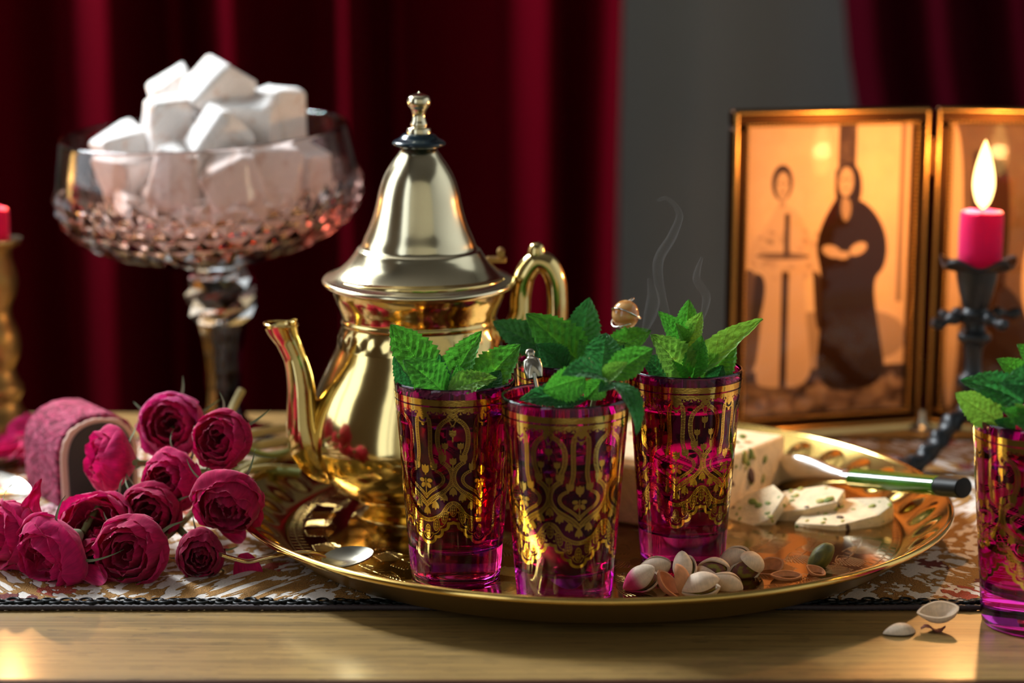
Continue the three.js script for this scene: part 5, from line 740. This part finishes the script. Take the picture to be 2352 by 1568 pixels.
{
  const grp = 'pistachios on the tray';
  const nut = (label, p, L, rot, gap, mat = 0, kernel = true) => { const o = thing('pistachio', label, 'pistachio', p, grp), W = L * 0.62, g = halfShell(L, W); o.rotation.set(...rot);
    part('shell_half', g, shellMat[mat], o); const piv = new THREE.Group(); piv.name = 'shell_half'; piv.position.set(-L / 2, 0, 0); piv.rotation.z = gap; o.add(piv); const u = part('shell', g, shellMat[mat], piv); u.rotation.x = Math.PI; u.position.x = L / 2;
    if (kernel) part('kernel', sculpt(new THREE.SphereGeometry(L * 0.36, 20, 14), (x, y, z) => { const q = 1 + 0.08 * nz(x * 300, y * 300, z * 300); return [x * 1.05 * q, y * 0.62 * q + L * 0.05, z * 0.62 * q]; }), kernelMat, o); return o; };
  const k = 0.0175;
  nut('pistachio with a pink-stained shell, leftmost of the pile on the tray', [0.05727, 0.00943, 0.072], k * 1.02, [0.75, 0.35, 0.12], 0.5, 1);
  nut('pale pistachio behind the pink-stained one', [0.06325, 0.01153, 0.058], k * 0.98, [1.6, 0.35, 0.0], 0.15, 0);
  nut('open pistachio with a hollow orange inside at the front of the pile', [0.06984, 0.01013, 0.078], k * 0.98, [0.2, 2.7, 0.75], 0.55, 2, false);
  nut('pistachio standing on end with its split facing front', [0.07793, 0.01154, 0.062], k * 0.92, [-.5, 1.0, 1.25], 0.42, 0);
  nut('slim pistachio lying lengthwise at the very front of the pile', [0.08167, 0.00981, 0.082], k * 1.08, [0.35, 0.05, 0.05], 0.22, 0);
  nut('whitest pistachio, at the top middle of the pile', [0.09, 0.01153, 0.058], k * 1.0, [2.0, 0.5, 0.45], 0.4, 0);
  nut('closed pistachio at the front right of the pile', [0.09479, 0.0088, 0.07], k * 0.95, [1.9, -0.45, -0.12], 0.12, 0);
  nut('rearmost pistachio of the pile, close behind the whitest', [0.10123, 0.01098, 0.04], k * 0.95, [1.4, 0.5, 0.2], 0.3, 0);
  nut('gaping pistachio showing its nut, at the right end of the pile', [0.10544, 0.00805, 0.052], k * 1.08, [0.7, 3.6, 0.25], 0.6, 0);
  const sh = (label, p, L, W, rot, mat, name = 'pistachio_shell') => { const m = solo(name, halfShell(L, W), shellMat[mat], label, 'shell', p, 'empty pistachio shells'); m.rotation.set(...rot); return m; };
  sh('empty orange pistachio shell cupped on the tray right of the pile', [0.11737, 0.00837, 0.045], 0.0145, 0.011, [0.5, 0.5, 0.1], 2);
  sh('flat empty pistachio shell near the front tray rim, right of the cupped one', [0.12352, 0.00755, 0.055], 0.0155, 0.009, [0.2, 0.2, -0.1], 2);
  sh('small broken pistachio shell at the tray rim beside the green kernel', [0.13794, 0.00764, 0.048], 0.010, 0.008, [0.2, -0.6, -0.2], 2);
  sh('empty pistachio shell lying face down on the table at the front right', [0.16278, 0.0006, 0.11418], 0.0150, 0.0092, [Math.PI - 0.05, -0.25, 0.0], 0);
  sh('empty pistachio shell open like a cup on the table at the right', [0.18012, 0.00849, 0.108], 0.0184, 0.0130, [0.30, 0.1, 0.10], 0);
  const kg = sculpt(new THREE.SphereGeometry(0.0068, 24, 16), (x, y, z) => { const q = 1 + 0.1 * nz(x * 260, y * 260, z * 260); return [x * 1.1 * q, y * 0.66 * q, z * 0.7 * q]; });
  const gk = solo('pistachio_kernel', kg, std({ map: tex(128, 128, (x, y) => { const v = fbm(x * 5, y * 5, 8, 4); return [84 + 60 * v, 82 + 50 * v, 26]; }), roughness: 0.6 }), 'green pistachio kernel without shell near the right tray rim', 'pistachio', [0.14214, 0.01019, 0.036]); gk.rotation.set(0.3, 0.5, 0.75);
  const fr = grid(12, 6, (u, v) => { const x = (u - 0.5) * 0.0105, w = 0.0022 * Math.sin(Math.PI * u) + 0.0004; return [x, 0.0012 * Math.sin(u * 7) + 0.0006 * nz(u * 7, v * 4, 2) + 0.0012, (v - 0.5) * 2 * w + 0.0008 * nz(u * 9, 1, 1)]; });
  const fr2 = fr.clone(); fr2.translate(0, -0.0004, 0);
  solo('shell_fragment', mergeGeometries([fr, fr2]), std({ color: rgb(0.3, 0.1, 0.06), roughness: 0.7, side: D }), 'tiny brown husk fragment between the two shells on the table', 'husk', [0.17775, 0.0003, 0.11107]);
}

// ---------------------------------------------------------------- steam rising from the rear glass
{
  const vapour = std({ color: rgb(0.9, 0.92, 0.95), roughness: 1, transparent: true, opacity: 0.018, depthWrite: false, side: D });
  const o = thing('steam', 'faint wisps of steam rising above the rear tea glass', 'steam', [0, 0, 0]); o.userData.kind = 'stuff';
  part('wisp', sweep([[0.07366, 0.11267, 0.02], [0.06844, 0.12883, 0.02], [0.06678, 0.14461, 0.018], [0.07333, 0.15636, 0.016], [0.07616, 0.16634, 0.016], [0.07027, 0.17309, 0.014], [0.06631, 0.17209, 0.014]], v => 0.0022 * Math.sin(Math.PI * (0.1 + 0.85 * v)) + 0.0003, 80, 10), vapour, o);
  part('wisp', sweep([[0.08656, 0.11672, 0.02], [0.08894, 0.12852, 0.018], [0.08441, 0.13658, 0.018], [0.08682, 0.14634, 0.016]], v => 0.0018 * Math.sin(Math.PI * (0.1 + 0.85 * v)) + 0.0003, 60, 10), vapour, o);
  part('wisp', sweep([[0.06138, 0.11091, 0.01], [0.0641, 0.1191, 0.01], [0.06521, 0.12726, 0.01], [0.06309, 0.13539, 0.01]], v => 0.003 * Math.sin(Math.PI * (0.1 + 0.85 * v)) + 0.0003, 60, 10), vapour, o);
}
scene.traverse(o => { if (o.isMesh) { o.castShadow = true; o.receiveShadow = true; } if (o.isLight && o.shadow) o.castShadow = true; });
renderer.render(scene, camera);
